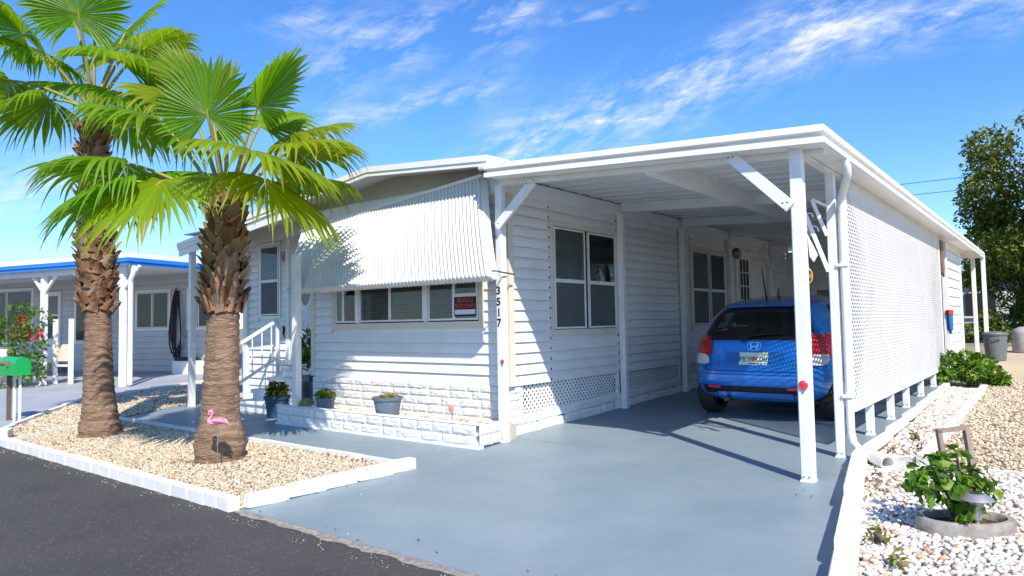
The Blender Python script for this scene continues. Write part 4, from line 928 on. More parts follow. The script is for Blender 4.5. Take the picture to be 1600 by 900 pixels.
def fan(root, crown, hub, D, R, seed, n=50, span=2.25, droop=.25, tip=.35, young=0, wsp=.35):
    """costapalmate leaf: pleated fan, fused inside, split and drooping outside"""
    r = random.Random(seed); crown = Vector(crown); hub = Vector(hub); D = Vector(D).normalized()
    outw = Vector((hub.x-crown.x, hub.y-crown.y, 0))
    if outw.length > 1e-3: outw.normalize()
    N = ZH*1.0-outw*wsp; N = (N-D*N.dot(D))
    if N.length < .05: N = -outw
    N.normalize(); B = N.cross(D).normalized()
    vs = []; fs = []; cols = []
    ts = [.03, .22, .46, .70, .77, .84, .90, .96, 1.0]
    base = (r.uniform(.125, .22), r.uniform(.27, .33), r.uniform(.008, .014))
    if young: base = (.22, .30, .02)
    dphi = 2*span/n
    for s in range(n):
        phi = -span+(s+.5)*dphi+r.uniform(-.2, .2)*dphi
        L = R*(.70+.30*math.cos(phi*.62))*r.uniform(.93, 1.05)
        td = tip*r.uniform(.5, 1.7); tw = r.uniform(-.10, .10); cj = r.uniform(.80, 1.22); yl = r.random() < .10
        i0 = len(vs)
        for k, t in enumerate(ts):
            half = dphi*.52*t if t <= .70 else dphi*.52*.70*max(0, (1-t)/.30)**.8
            ex = max(0, t-.60)/.40; lift = .028*R*(1 if True else 0)*min(1, t*1.6)*(1 if t <= .70 else max(0, (1-t)/.30))
            for q, h in ((-1, -.5), (0, .5), (1, -.5)):
                ph = phi+q*half/max(t, .03)+tw*ex*ex
                rad = L*t
                p = hub+(D*math.cos(ph)+B*math.sin(ph))*rad+N*(lift*h)
                p += N*(-.16*R*(t*math.sin(phi*.5))**2)              # blade folds back along the midrib
                p.z -= droop*R*(t**2)*.55+td*R*ex**2.2*.9
                # drooping tips pull in a little
                p -= (D*math.cos(ph)+B*math.sin(ph))*(L*.22*td*ex**2)
                vs.append(p)
                g = (1+.55*ex) if yl else 1
                y_ = .25*ex*ex+(.25 if t < .12 else 0)
                cols.append(((base[0]*(1+1.1*y_))*cj*g, base[1]*(1+.35*y_)*cj*(.95 if yl else 1), base[2]*cj*(1+y_)))
        for k in range(len(ts)-1):
            a = i0+k*3; fs += [(a, a+1, a+4, a+3), (a+1, a+2, a+5, a+4)]
    m = MB(); m.add(vs, fs); fr = m.build('frond', LEAF, root, fix=False, smooth=0)
    set_tint(fr.data, np.array(cols)); fr.data.polygons.foreach_set('use_smooth', [True]*len(fr.data.polygons))
    # petiole
    mid = crown.lerp(hub, .5)+ZH*(.10*(hub-crown).length)
    pts = bezier(crown-ZH*.12, mid, hub, 7); MB().tube(pts+[hub+D*(R*.10)], [.032, .028, .024, .021, .019, .017, .016, .014, .006], 7).build('petiole', PETI, fr, smooth=60)
    return fr
def boot_mesh(seed, L, w, curl):
    r = random.Random(seed); vs = []; n = 5
    for i in range(n+1):
        t = i/n; ww = w*(1-.45*t)*(1 if i < n else .55); th = .028*(1-.55*t)
        y = -(.02+curl*t**1.7); z = L*t*(1-.25*t*curl*4)
        for (a, b) in ((-.5, .0), (-.28, -.6), (.0, -1.0), (.28, -.6), (.5, 0), (.0, .6)): vs.append((a*ww+r.uniform(-.006, .006), y+b*th+r.uniform(-.003, .003), z+r.uniform(-.006, .006)))
    fs = [(i*6+k, i*6+(k+1) % 6, i*6+6+(k+1) % 6, i*6+6+k) for i in range(n) for k in range(6)]+[tuple(range(n*6, n*6+6))]
    m = MB(); m.add(vs, fs); me = m.mesh('leaf_base'); 
    bm = bmesh.new(); bm.from_mesh(me); bmesh.ops.recalc_face_normals(bm, faces=bm.faces); bm.to_mesh(me); bm.free()
    me.materials.append(BOOT[seed % 3]); return me
def palm(name, label, base, top, prof, boot_z, rows, per, boots, crown_z, group):
    base = Vector(base); top = Vector(top); t_ = thing(name, label, 'palm tree', base, 0, group)
    def axis(z): return base.lerp(top, max(0, min(1, (z-base.z)/(top.z-base.z))))
    m = MB(); n = 36; zs = [base.z-.05+i*.028 for i in range(int((top.z-base.z)/.028)+2)]; r0 = random.Random(3); vs = []
    def rad(z):
        h = z-base.z
        for (a, p), (b, q) in zip(prof, prof[1:]):
            if h <= b: return p+(q-p)*max(0, (h-a)/(b-a))
        return prof[-1][1]
    for i, z in enumerate(zs):
        c = axis(z); rr = rad(z)*(1+.024*((i % 3)-1)+r0.uniform(-.016, .016)); h = z-base.z
        for k in range(n):
            a = 2*math.pi*k/n; w = 1+.03*math.sin(a*3+z*2)+.02*math.sin(a*7-z*5)+(r0.uniform(-.035, .035) if h < .32 else r0.uniform(-.012, .012))
            vs.append((c.x+rr*w*math.cos(a), c.y+rr*w*math.sin(a), z+r0.uniform(-.006, .006)))
    m.add(vs, [(i*n+k, i*n+(k+1) % n, i*n+n+(k+1) % n, i*n+n+k) for i in range(len(zs)-1) for k in range(n)]); tr = m.build('trunk', TRUNK, t_, smooth=35)
    for row in range(rows):
        z = boot_z[0]+(boot_z[1]-boot_z[0])*row/(rows-1); c = axis(z); rr = rad(z)*.93
        for k in range(per):
            a = 2*math.pi*(k+(row % 2)*.5)/per+rng.uniform(-.10, .10)
            o = link('leaf_base', boots[rng.randrange(len(boots))], None, tr)
            o.location = Vector((c.x+rr*math.cos(a), c.y+rr*math.sin(a), z+rng.uniform(-.015, .015)))-ORG[t_.name]
            o.rotation_euler = (rng.uniform(-.12, .12), rng.choice((-1, 1))*rng.uniform(.15, .55), a+math.pi/2); s = rng.uniform(.85, 1.12); o.scale = (s, s, s)
    return t_, axis
def place_fans(root, cr, lst, seed0):
    for i, (r_, u_, t_, D, R, dr, tp, *rest) in enumerate(lst):
        hub = cr+RH*r_+ZH*u_+TH*t_; d = RH*D[0]+ZH*D[1]+TH*D[2]; kw = rest[0] if rest else {}
        fan(root, cr, hub, d, R*.97, seed0+i, droop=dr*.75, tip=tp*.56, **kw)
B1 = [boot_mesh(k, .19, .12, .045+.022*(k % 3)) for k in range(6)]; B2 = [boot_mesh(k+1, .17, .13, .055+.018*(k % 3)) for k in range(6)]
p1, ax1 = palm('fan_palm', 'shorter fan palm with shaggy dark leaf bases beside the plastic flamingo', (-1.98, -2.09, gz(-2.09)), (-1.96, -2.04, 2.62), [(0, .232), (.15, .245), (.26, .238), (.32, .205), (.45, .186), (.7, .172), (1.2, .158), (1.65, .152), (2.0, .15), (2.7, .115)], (1.42, 2.52), 14, 10, B1, 2.5, 'fan palms in the front bed')
C1 = Vector((-1.96, -2.04, 2.52))
place_fans(p1, C1, [(-.02, .80, .40, (0, .95, .20), .66, .02, .08, {'span': 2.55, 'wsp': 1.2}), (-.25, 1.15, -.15, (-.45, .9, -.15), .80, .0, .10, {'span': 1.3}), (.30, 1.02, -.05, (.62, .80, -.05), .88, .02, .16, {'span': 1.75}),
    (.62, .60, -.15, (.97, .12, -.2), .92, .18, .40, {'span': 1.9}), (.43, .42, .45, (.82, -.26, .48), 1.02, .20, .36, {'span': 2.1}), (.50, .20, .22, (.72, -.58, .28), .95, .24, .38, {'span': 1.8}),
    (-.40, .14, .52, (-.36, -.62, .66), .92, .20, .34, {'span': 2.1}), (-.92, .40, .15, (-.97, -.05, .12), 1.0, .22, .40, {'span': 1.9}), (-.80, .20, .25, (-.85, -.42, .25), .95, .24, .40, {'span': 1.8}),
    (-.70, .88, -.02, (-.95, .20, -.05), .98, .16, .40, {'span': 1.9}), (-.55, 1.15, -.35, (-.80, .50, -.35), .88, .12, .35, {'span': 1.9}), (.48, .86, -.55, (.80, .35, -.5), .88, .15, .35, {'span': 1.9}),
    (.08, 1.0, -.7, (.1, .6, -.8), .85, .1, .3), (-.55, .5, -.75, (-.6, .1, -.8), .9, .2, .4), (.55, .40, -.70, (.65, -.05, -.75), .8, .2, .35),
    (-.02, 1.15, -.05, (.05, 1, 0), .42, 0, .02, {'span': .38, 'n': 14, 'young': 1})], 100)
p2, ax2 = palm('fan_palm', 'taller fan palm with woven tan leaf bases nearer the green mailbox', (-4.84, -2.09, gz(-2.09)), (-4.90, -2.20, 4.16), [(0, .235), (.10, .24), (.2, .215), (.3, .20), (.6, .172), (1.3, .148), (1.55, .15), (1.9, .175), (2.6, .16), (3.5, .13), (4.3, .10)], (1.50, 3.80), 26, 9, B2, 4.2, 'fan palms in the front bed')
C2 = Vector((-4.90, -2.20, 4.14))
place_fans(p2, C2, [(.05, 1.0, .40, (.08, .95, .20), .78, .02, .10, {'span': 2.55, 'wsp': 1.2}), (-.56, .72, .50, (-.45, .62, .55), .78, .10, .30, {'span': 2.4, 'wsp': .9}), (-1.0, .30, .10, (-.95, -.15, .05), .95, .22, .45, {'span': 2.0}),
    (-.35, 1.10, -.20, (-.55, .85, -.1), .90, .03, .2, {'span': 1.9}), (.55, .72, -.10, (.88, .42, -.1), .92, .12, .35, {'span': 1.9}), (.55, .40, .40, (.88, -.10, .45), 1.02, .22, .42, {'span': 2.0}), (.52, .05, .30, (.78, -.42, .40), .90, .25, .45, {'span': 1.9}),
    (.50, .42, -.55, (.75, .1, -.65), .95, .2, .4), (-.5, .45, -.55, (-.7, .2, -.7), .95, .2, .4), (0, .85, -.65, (0, .6, -.8), .9, .12, .3), (-.45, .02, .15, (-.85, -.45, .15), .82, .25, .45, {'span': 1.8}), (.1, .05, -.6, (.2, -.4, -.9), .85, .25, .4),
    (-.75, .75, -.1, (-.9, .3, -.1), .92, .18, .42), (.25, 1.15, -.35, (.5, .8, -.4), .85, .05, .25), (.02, 1.2, .0, (.03, 1, 0), .42, 0, .02, {'span': .38, 'n': 14, 'young': 1})], 200)

# ------------------------------------------------------------------ foliage helpers
def leaf_mesh(name, centres, n, size, palette, seed, root=None, m=None, flat=.35, elong=2.0, label=None, up=.35):
    """many small folded leaves scattered in ellipsoid clumps: centres = [(pos, (rx, ry, rz))]"""
    g = np.random.default_rng(seed); C_ = np.array([list(c) for c, r in centres]); R_ = np.array([list(r) for c, r in centres]); vol = np.prod(R_, 1)**(2/3); idx = g.choice(len(C_), n, p=vol/vol.sum())
    d = g.normal(size=(n, 3)); d /= np.linalg.norm(d, axis=1)[:, None]; rad = g.uniform(.35, 1, n)**.5
    pos = C_[idx]+d*R_[idx]*rad[:, None]
    ax = d*.8+g.normal(size=(n, 3))*.6; ax[:, 2] -= .15; ax /= np.linalg.norm(ax, axis=1)[:, None]
    nr = g.normal(size=(n, 3))*.7+d*.5; nr[:, 2] += up*2; sd = np.cross(ax, nr); sd /= np.linalg.norm(sd, axis=1)[:, None]+1e-9; nn = np.cross(sd, ax)
    s = (size*g.uniform(.65, 1.3, n))[:, None]
    a = pos-ax*s*.5; b = pos+sd*s/elong*.5+nn*s*.08; c = pos+ax*s*.5-nn*s*.10; e = pos-sd*s/elong*.5+nn*s*.08
    V = np.stack([a, b, c, e], 1).reshape(-1, 3); F4 = np.arange(n)*4; Fc = np.stack([F4, F4+1, F4+2, F4, F4+2, F4+3], 1).reshape(-1, 3)
    org = np.array(ORG[root.name]) if root is not None else 0
    me = bpy.data.meshes.new(name); me.vertices.add(len(V)); me.vertices.foreach_set('co', (V-org).astype(np.float32).ravel()); me.loops.add(len(Fc)*3); me.loops.foreach_set('vertex_index', Fc.astype(np.int32).ravel())
    me.polygons.add(len(Fc)); me.polygons.foreach_set('loop_start', np.arange(0, len(Fc)*3, 3, dtype=np.int32)); me.polygons.foreach_set('loop_total', np.full(len(Fc), 3, np.int32)); me.update()
    pal = np.array(palette); col = pal[g.integers(0, len(pal), n)]*g.uniform(.7, 1.3, (n, 1)); set_tint(me, np.repeat(col, 4, 0)); me.materials.append(m or BUSH)
    o = link(name, me, None, root)
    if label: o['label'] = label
    return o
BUSH = attr_mat('bush_leaf', .5, .35, spec=.4); OAK = attr_mat('oak_leaf', .6, .28, spec=.3); FLOWER = attr_mat('flower_petal', .6, .35)
BARK = mat('tree_bark', (.16, .12, .09), .95, (.08, .06, .045), 6, bump=.02, bscale=15, stretch=(1, 1, .3))
GREENS = [(.07, .15, .015), (.09, .19, .02), (.055, .12, .015), (.12, .22, .025)]; OAKG = [(.085, .13, .02), (.12, .165, .025), (.165, .20, .03), (.055, .09, .015), (.20, .215, .035)]
def tree(label, base, h, crown, n_clump, n_leaf, size, seed, trunk_r=.22, pal=None, group=None):
    g = random.Random(seed); base = Vector(base); t = thing('leafy_tree', label, 'tree', base, 0, group); cx, rx, rz = Vector(crown[0]), crown[1], crown[2]
    m = MB(); mid = base.lerp(cx, .45)+Vector((g.uniform(-.3, .3), g.uniform(-.3, .3), 0)); m.tube(bezier(base, mid, cx, 8), [trunk_r*(1-.08*i) for i in range(9)], 10); tr = m.build('trunk', BARK, t, smooth=60)
    cl = []
    for i in range(n_clump):
        while True:
            d = Vector((g.uniform(-1, 1), g.uniform(-1, 1), g.uniform(-1, 1)))
            if .35 < d.length < 1: break
        p = cx+Vector((d.x*rx, d.y*rx, d.z*rz)); s = g.uniform(.13, .26)*rx; cl.append((p, (s, s, s*.72)))
        if i < 26: MB().tube(bezier(base.lerp(cx, g.uniform(.5, .95)), cx.lerp(p, .4)+Vector((0, 0, g.uniform(-.2, .3))), p, 5), [.07, .06, .05, .035, .025, .012], 6).build('limb', BARK, tr)
    leaf_mesh('crown', cl, n_leaf, size, pal or OAKG, seed, t, OAK)
    return t
def bush(name, label, cat, base, clumps, n, size, pal, seed, stems=6, elong=2.0, group=None):
    t = thing(name, label, cat, base, 0, group); base = Vector(base); g = random.Random(seed)
    for i in range(stems):
        c = Vector(clumps[i % len(clumps)][0]); MB().tube(bezier(base+Vector((g.uniform(-.08, .08), g.uniform(-.08, .08), -.02)), base.lerp(c, .5)+Vector((0, 0, .08)), c, 4), [.014, .012, .010, .007, .004], 5).build('stem', BARK, t)
    leaf_mesh('foliage', clumps, n, size, pal, seed, t, BUSH, elong=elong); return t

# ------------------------------------------------------------------ small things in front of the house
BLUEPOT = mat('slate_blue_pot', (.10, .145, .19), .5, (.13, .18, .23), 6); NAVYPOT = mat('navy_pot', (.03, .065, .12), .45, (.04, .08, .15), 6)
def pot(label, c, r, h, mt, taper=.74):
    t = thing('plant_pot', label, 'plant pot', c, 0, 'pots along the planter'); c = Vector(c)
    MB().lathe([(0, 0), (r*taper, 0), (r*.93, h*.84), (r*1.0, h*.84), (r*1.04, h), (r*.93, h), (r*.90, h*.86), (0, h*.86)], c, 24).build('body', mt, t, smooth=35)
    MB().lathe([(0, h*.88), (r*.9, h*.87)], c, 16).build('soil', SOIL, t); return t
def sprig(name, label, cat, c, r, n, size, pal, seed, h=.1):
    c = Vector(c); return bush(name, label, cat, c, [(c+Vector((0, 0, h)), (r, r, h)), (c+Vector((r*.4, 0, h*.8)), (r*.6, r*.6, h*.7)), (c+Vector((-r*.5, 0, h*.7)), (r*.5, r*.5, h*.6))], n, size, pal, seed, 4)
pot('wide slate-blue pot in the middle of the stone planter', (-1.62, -.20, .175), .175, .235, BLUEPOT); sprig('succulent', 'yellowing succulent tufts in the wide middle pot', 'plant', (-1.62, -.20, .375), .12, 160, .05, [(.32, .24, .03), (.40, .22, .04), (.20, .24, .04)], 31, .035)
pot('smaller slate-blue pot at the left end of the planter', (-2.78, -.22, .175), .125, .165, BLUEPOT, .82); sprig('succulent', 'leafy green plant with orange tips in the smaller planter pot', 'plant', (-2.78, -.22, .31), .13, 260, .06, [(.10, .20, .03), (.16, .26, .04), (.30, .16, .04)], 32, .07)
pot('navy blue pot on the slab by the bottom step', (-4.02, -.12, gz(-.12)), .175, .30, NAVYPOT); sprig('croton', 'green and red leafy plant in the navy pot by the steps', 'plant', (-4.02, -.12, .26), .15, 280, .085, [(.06, .12, .02), (.10, .20, .03), (.22, .04, .02)], 33, .12)
t = thing('cactus', 'round green cactus ball behind the left planter corner', 'cactus', (-3.02, -.33, .17)); o = MB().lathe([(.045, .0), (.075, .03), (.088, .08), (.075, .13), (.04, .16), (0, .165)], (-3.02, -.33, .17), 18).build('ball', mat('cactus_green', (.12, .17, .05), .7, (.24, .26, .13), 40, bump=.01, bscale=50), t, smooth=60)
for q in range(9):
    a = q*2*math.pi/9; MB().tube([(-3.02+.078*math.cos(a), -.33+.078*math.sin(a), .20), (-3.02+.093*math.cos(a), -.33+.093*math.sin(a), .25), (-3.02+.074*math.cos(a), -.33+.074*math.sin(a), .305)], .006, 5).build('rib', MATS['cactus_green'], t)
o = MB().lathe([(0, 0), (.05, .01), (.06, .04), (.045, .075), (0, .085)], (-2.90, -.30, .17), 12, 1, .8).build('white_stone', STONEW, None, smooth=60); tag(o, 'round white stone beside the smaller planter pot', 'stone')
t = sprig('yucca', 'small tree-like plant standing in front of the entrance door', 'plant', (-4.12, .45, .66), .16, 260, .10, GREENS, 34, .30)
# grey covered stool and hose reel in the recess
t = thing('garden_cart', 'dark grey covered cart with a red handle beside the steps', 'cart', (-3.90, .35, gz(.35))); bm = bmesh.new(); bmesh.ops.create_cube(bm, size=1); bmesh.ops.scale(bm, vec=(.34, .34, .5), verts=bm.verts); bmesh.ops.bevel(bm, geom=list(bm.edges), offset=.09, segments=4, affect='EDGES'); me = bpy.data.meshes.new('body'); bm.to_mesh(me); bm.free()
link('body', me, mat('grey_cover', (.16, .17, .18), .6, (.11, .12, .13), 4), t, (0, 0, .30)); MB().tube([(-4.02, .30, .5), (-4.02, .28, .62), (-3.95, .27, .66), (-3.86, .28, .62)], .012, 6).build('handle', RED, t)
for q in (-.13, .13): MB().lathe([(0, -.02), (.08, -.02), (.08, .02), (0, .02)], (-3.90+q, .20, gz(.2)+.08), 14).build('wheel', BLACK, t)
# small figurine on the railing end and lizards: dark iron lizard on the porch wall
t = thing('wall_ornament', 'dark iron lizard ornament on the porch wall below the window', 'ornament', (-5.12, .84, 1.18)); MB().tube([(-5.30, .835, 1.28), (-5.28, .83, 1.22), (-5.30, .83, 1.16), (-5.27, .832, 1.08)], [.012, .02, .016, .005], 6).build('body', BLACK, t)
for z_, s_ in ((1.24, 1), (1.24, -1), (1.16, 1), (1.16, -1)): MB().tube([(-5.29, .832, z_), (-5.29+s_*.045, .832, z_+.015)], .006, 5).build('leg', BLACK, t)
t = thing('wall_ornament', 'round grey metal ornament beside the porch window', 'ornament', (-5.30, .84, 2.42)); MB().tube([(-5.30+.055*math.cos(a*.5236), .84, 2.42+.075*math.sin(a*.5236)) for a in range(13)], .012, 6).build('ring', mat('pewter', (.3, .31, .3), .5, metal=.5), t)
MB().tube([(-5.30, .84, 2.36), (-5.30, .84, 2.48)], .012, 6).build('bar', MATS['pewter'], t)
# flamingo
fl = thing('plastic_flamingo', 'pink plastic flamingo on a metal stake in front of the shorter palm', 'flamingo', (-1.53, -2.38, gz(-2.38)))
PINK = mat('pink_plastic', (.72, .22, .33), .4, (.78, .34, .42), 10); q = Vector((-1.53, -2.38, 0))
def fp(r, z, t=0): return q+RH*r*.78+ZH*(z if z < .3 else .40+(z-.40)*.8)+TH*t*.78
bm_pts = [fp(-.075, .455), fp(-.085, .475), fp(-.075, .505), fp(-.05, .51), fp(-.04, .485), fp(-.055, .45), fp(-.085, .415), fp(-.085, .385), fp(-.05, .372), fp(.0, .385), fp(.06, .395), fp(.11, .375), fp(.135, .345)]
MB().tube(bm_pts, [.005, .009, .013, .015, .011, .010, .012, .02, .029, .035, .029, .016, .004], 10).build('body', PINK, fl, smooth=60)
MB().tube([fp(-.075, .462), fp(-.080, .438), fp(-.072, .428)], [.008, .006, .003], 6).build('beak', BLACK, fl)
for s_ in (-1, 1): MB().tube([fp(-.03, .40, .034*s_), fp(.03, .405, .046*s_), fp(.10, .39, .034*s_), fp(.15, .36, .02*s_)], [.012, .024, .018, .003], 8).build('wing', PINK, fl, smooth=60)
MB().tube([fp(.01, .36), fp(.02, .22), fp(.025, gz(-2.42)-.02)], .004, 5).build('stake', STEEL, fl)
# oval concrete planter with shrub, trellis, solar light on the right
PC = Vector((4.19, -.86, gz(-.86)))
t = thing('oval_planter_ring', 'low oval concrete planter ring sitting on the white stones', 'planter', PC); ang = .62
t_ring = MB().lathe([(.235, -.02), (.24, .07), (.232, .085), (.20, .085), (.185, .06), (.185, -.02)], PC, 40, 1.15, .72, ang).build('ring', CONC, t, smooth=40)
MB().lathe([(0, .045), (.19, .045)], PC, 30, 1.14, .72, ang).build('soil', SOIL, t)
cl = [(PC+RH*r_+ZH*z_+TH*d_, (s_, s_, s_*.8)) for r_, z_, d_, s_ in ((-.10, .22, .02, .12), (-.22, .26, .0, .12), (-.02, .32, -.04, .12), (-.14, .38, 0, .10), (.10, .30, 0, .10), (-.30, .30, .03, .07), (.14, .22, .02, .06), (-.05, .15, .1, .09), (-.22, .36, -.04, .07), (-.03, .46, 0, .06))]
bush('potted_shrub', 'glossy green shrub growing in the oval concrete planter', 'shrub', PC+Vector((0, 0, .04)), cl, 290, .082, [(.07, .17, .015), (.10, .23, .02), (.05, .12, .012), (.15, .27, .03)], 41, 10, 1.9)
tl_ = thing('wooden_trellis', 'small weathered wooden trellis frame behind the planter shrub', 'trellis', PC+TH*-.05)
TWOOD = mat('weathered_wood', (.33, .25, .20), .85, (.22, .16, .13), 8, stretch=(3, 3, .5)); 
def tp(r, z): return PC+TH*-.07+RH*r+ZH*z
MB().bar(tp(-.02, .02), tp(-.09, .58), .025, .03, (TH.x, TH.y, 0)).build('upright', TWOOD, tl_); MB().bar(tp(.14, .02), tp(.075, .60), .028, .035, (TH.x, TH.y, 0)).build('upright', TWOOD, tl_)
MB().bar(tp(-.10, .575), tp(.085, .595), .022, .03, (TH.x, TH.y, 0)).build('crossbar', TWOOD, tl_); MB().bar(tp(-.06, .33), tp(.10, .34), .018, .025, (TH.x, TH.y, 0)).build('crossbar', TWOOD, tl_)
so = thing('solar_light', 'silver solar path light standing in the oval planter', 'lamp', PC+RH*-.02+TH*.14); sc_ = PC+RH*-.02+TH*.14
PEW = mat('satin_silver', (.48, .45, .44), .42, metal=.7)
MB().lathe([(0, 0), (.011, 0), (.011, .10), (.024, .108), (.026, .135), (.034, .185), (.046, .213), (0, .213)], sc_, 20).build('stem', PEW, so, smooth=35)
cap = MB().lathe([(.040, .211), (.088, .219), (.090, .223), (.078, .234), (.052, .252), (.046, .256), (0, .257)], sc_, 28).build('cap', PEW, so, smooth=35)
MB().lathe([(0, .2595), (.036, .2585)], sc_, 16).build('solar_cell', mat('solar_cell', (.03, .06, .03), .15, spec=.8), cap)
for i, (r_, t2, s_) in enumerate(((-.62, .18, 20), (-.70, .55, 10), (-.25, 1.75, 9))):
    c = PC+RH*r_+TH*t2; bush('weed_sprout', ('dry little sprout on the white stones left of the oval planter', 'tiny weed near the kerb on the white stones', 'small leafy weed in the narrow strip of white stones')[i], 'weed', (c.x, c.y, gz(c.y)) if i < 2 else (3.52, 1.9, gz(1.9)), [(Vector((c.x, c.y, gz(c.y)+.06)) if i < 2 else Vector((3.52, 1.9, gz(1.9)+.06)), (.06, .06, .05))], s_+14, .05, [(.16, .22, .04), (.22, .18, .08)], 50+i, 3)
# rear hedge shrub, bin, urn, blue bag
cl = [(Vector((3.52+a, 6.95+b, gz(7)+c)), (s_, s_, s_*.8)) for a, b, c, s_ in ((-.16, 0, .22, .22), (.10, -.08, .20, .22), (.32, .0, .14, .20), (.0, .1, .38, .20), (-.22, .1, .38, .16), (.18, .12, .34, .18), (.42, -.12, .10, .14), (-.28, -.2, .16, .16))]
bush('leafy_shrub', 'bright green rounded shrub at the far end of the lattice screen', 'shrub', (3.55, 6.95, gz(6.95)), cl, 1100, .10, [(.08, .19, .012), (.12, .25, .02), (.055, .13, .012), (.17, .30, .03)], 61, 8, 1.9)
BIN = mat('grey_bin_plastic', (.11, .115, .125), .5, (.14, .145, .155), 5); bp = Vector((3.60, 11.6, gz(11.6))); t = thing('rubbish_bin', 'grey plastic rubbish bin with lid behind the leafy shrub', 'bin', bp)
MB().lathe([(0, 0), (.17, 0), (.175, .03), (.20, .34), (.197, .36), (.21, .52)], bp, 24).build('body', BIN, t, smooth=35); MB().lathe([(.225, .515), (.23, .54), (.21, .57), (.09, .595), (0, .60)], bp, 24).build('lid', BIN, t, smooth=35); MB().tube([bp+Vector((-.1, -.20, .44)), bp+Vector((-.06, -.24, .45)), bp+Vector((.06, -.24, .45)), bp+Vector((.1, -.20, .44))], .015, 6).build('handle', BIN, t)
up_ = Vector((4.03, 14.0, gz(14))); t = thing('concrete_urn', 'pale grey round-shouldered concrete post beyond the bin', 'urn', up_); MB().lathe([(0, 0), (.25, 0), (.27, .06), (.265, .42), (.24, .52), (.12, .58), (0, .59)], up_, 20).build('body', mat('pale_concrete', (.42, .40, .38), .8, (.34, .32, .30), 8), t, smooth=50)
t = thing('hanging_bag', 'blue bag dispenser with a red top on the storage corner', 'bag', (3.17, 8.1, 1.1)); MB().lathe([(0, 0), (.03, .02), (.075, .10), (.085, .34), (0, .34)], (3.20, 8.1, .93), 12, .6, 1).build('body', mat('blue_fabric', (.02, .14, .42), .6), t, smooth=50); MB().lathe([(0, .34), (.10, .34), (.10, .41), (0, .42)], (3.20, 8.1, .93), 12, .6, 1).build('top', RED, t); MB().box(3.13, 3.16, 8.05, 8.15, .93, 1.4).build('backing', WHITE, t)
o = MB().prism([(3.15, 7.66, 2.50), (3.15, 7.86, 2.50), (3.15, 7.98, 2.05), (3.15, 7.90, 1.90), (3.15, 7.74, 1.96)], (.03, 0, 0)).build('cut_board', mat('brown_board', (.26, .17, .11), .8, (.18, .11, .07), 5)); tag(o, 'brown shaped board hanging between lattice screen and storage room', 'board')

# ------------------------------------------------------------------ neighbouring house on the left
NA_ = math.atan2(.8, 2.9); nb = thing('neighbour_house', 'white neighbouring home with bright blue roof fascia and carport posts', 'house', (-11.2, .9, 0), NA_)
SKYB = mat('bright_blue_paint', (.02, .19, .62), .4, (.03, .22, .68), 3); NWALL = mat('neighbour_siding', (.55, .55, .54), .6, (.48, .48, .47), 2)
# local: x runs along the street front (negative = away to the left), y to the back
NR = MB().box(-11, .0, .0, 9.0, 2.80, 2.86).build('roof', mat('white_metal_roof', (.78, .78, .78), .5), nb)
MB().box(-11, .03, -.05, .0, 2.68, 2.84).build('fascia', SKYB, NR); MB().box(.0, .05, -.05, 9.0, 2.68, 2.84).build('fascia', SKYB, NR); MB().box(-11, .07, -.08, -.05, 2.75, 2.79).build('fascia_band', SKYB, NR); MB().box(.05, .08, -.05, 9.0, 2.75, 2.79).build('fascia_band', SKYB, NR)
MB().box(-10.8, .0, .06, 9.0, 2.86, 2.95).build('roof_edge', TRIMW, NR)
nw = MB().box(-11, -.3, 3.3, 3.4, .0, 2.80).build('wall', NWALL, nb); siding(nw, (0, 3.3, 0), FX, FN, -10.9, -.32, .12, 2.75, [(-3.9, -2.5, 1.25, 2.35), (-1.9, -1.1, 1.25, 2.35), (-8.0, -6.95, .3, 2.5), (-6.4, -5.3, .9, 2.5), (-10.8, -8.3, .9, 2.6)], mt=NWALL, h=.16)
for (a, b, c, d, lab) in ((-3.82, -2.58, 1.3, 2.3, 'double window behind the corner posts'), (-1.85, -1.15, 1.3, 2.3, 'window right of the hose'), (-6.35, -5.35, .95, 2.45, 'dark tall window behind the palm trunk'), (-10.75, -8.35, .95, 2.55, 'wide dark window behind the flowering shrub')):
    md = (a+b)/2; window(nw, (0, 3.3, 0), FX, FN, a, b, c, d, .06, [(a+.01, md-.02, c+.01, d-.01, 'glass'), (md+.02, b-.01, c+.01, d-.01, 'glass')], lab, cm=TRIMW)
nd = MB().box(-7.95, -7.0, 3.25, 3.30, .32, 2.45).build('screen_door', WHITE, nb); MB().box(-7.82, -7.13, 3.235, 3.25, 1.05, 1.72).build('lower_light', SCREEN, nd); MB().box(-7.82, -7.13, 3.235, 3.25, 1.78, 2.32).build('upper_light', mat('pale_screen', (.22, .23, .22), .6), nd); MB().tube([(-7.08, 3.22, 1.0), (-7.08, 3.22, 1.15)], .012, 6).build('handle', BLACK, nd)
MB().box(-8.6, -6.6, 2.9, 3.3, .04, .30).build('door_step', CONC, nb)
for x, y in ((-.35, .15), (-3.0, .15), (-5.8, .15), (-9.0, .15)):
    o = MB().box(x-.055, x+.055, y-.055, y+.055, 0, 2.68).build('carport_post', WHITE, nb)
    for s_ in (-1, 1): MB().bar((x, y, 2.15), (x+s_*.5, y, 2.66), .06, .05, (0, 1, 0)).build('brace', WHITE, o)
MB().tube([(.02, .12, 2.66), (.02, .10, 2.5), (-.10, .14, 2.38), (-.12, .15, 2.25), (-.12, .15, .06)], .055, 10).build('downspout', WHITE, nb, smooth=50)
for z0, z1 in ((.5, .75), (1.25, 1.5), (1.95, 2.35)): MB().box(-1.02, -.58, 3.26, 3.295, z0, z1).build('cream_panel', CREAM, nb)
MB().box(-11, -.2, .1, .16, 2.56, 2.68).build('header_beam', WHITE, nb)
def nloc(x, y, z): c, s = math.cos(NA_), math.sin(NA_); return Vector((-11.2+x*c-y*s, .9+x*s+y*c, z))
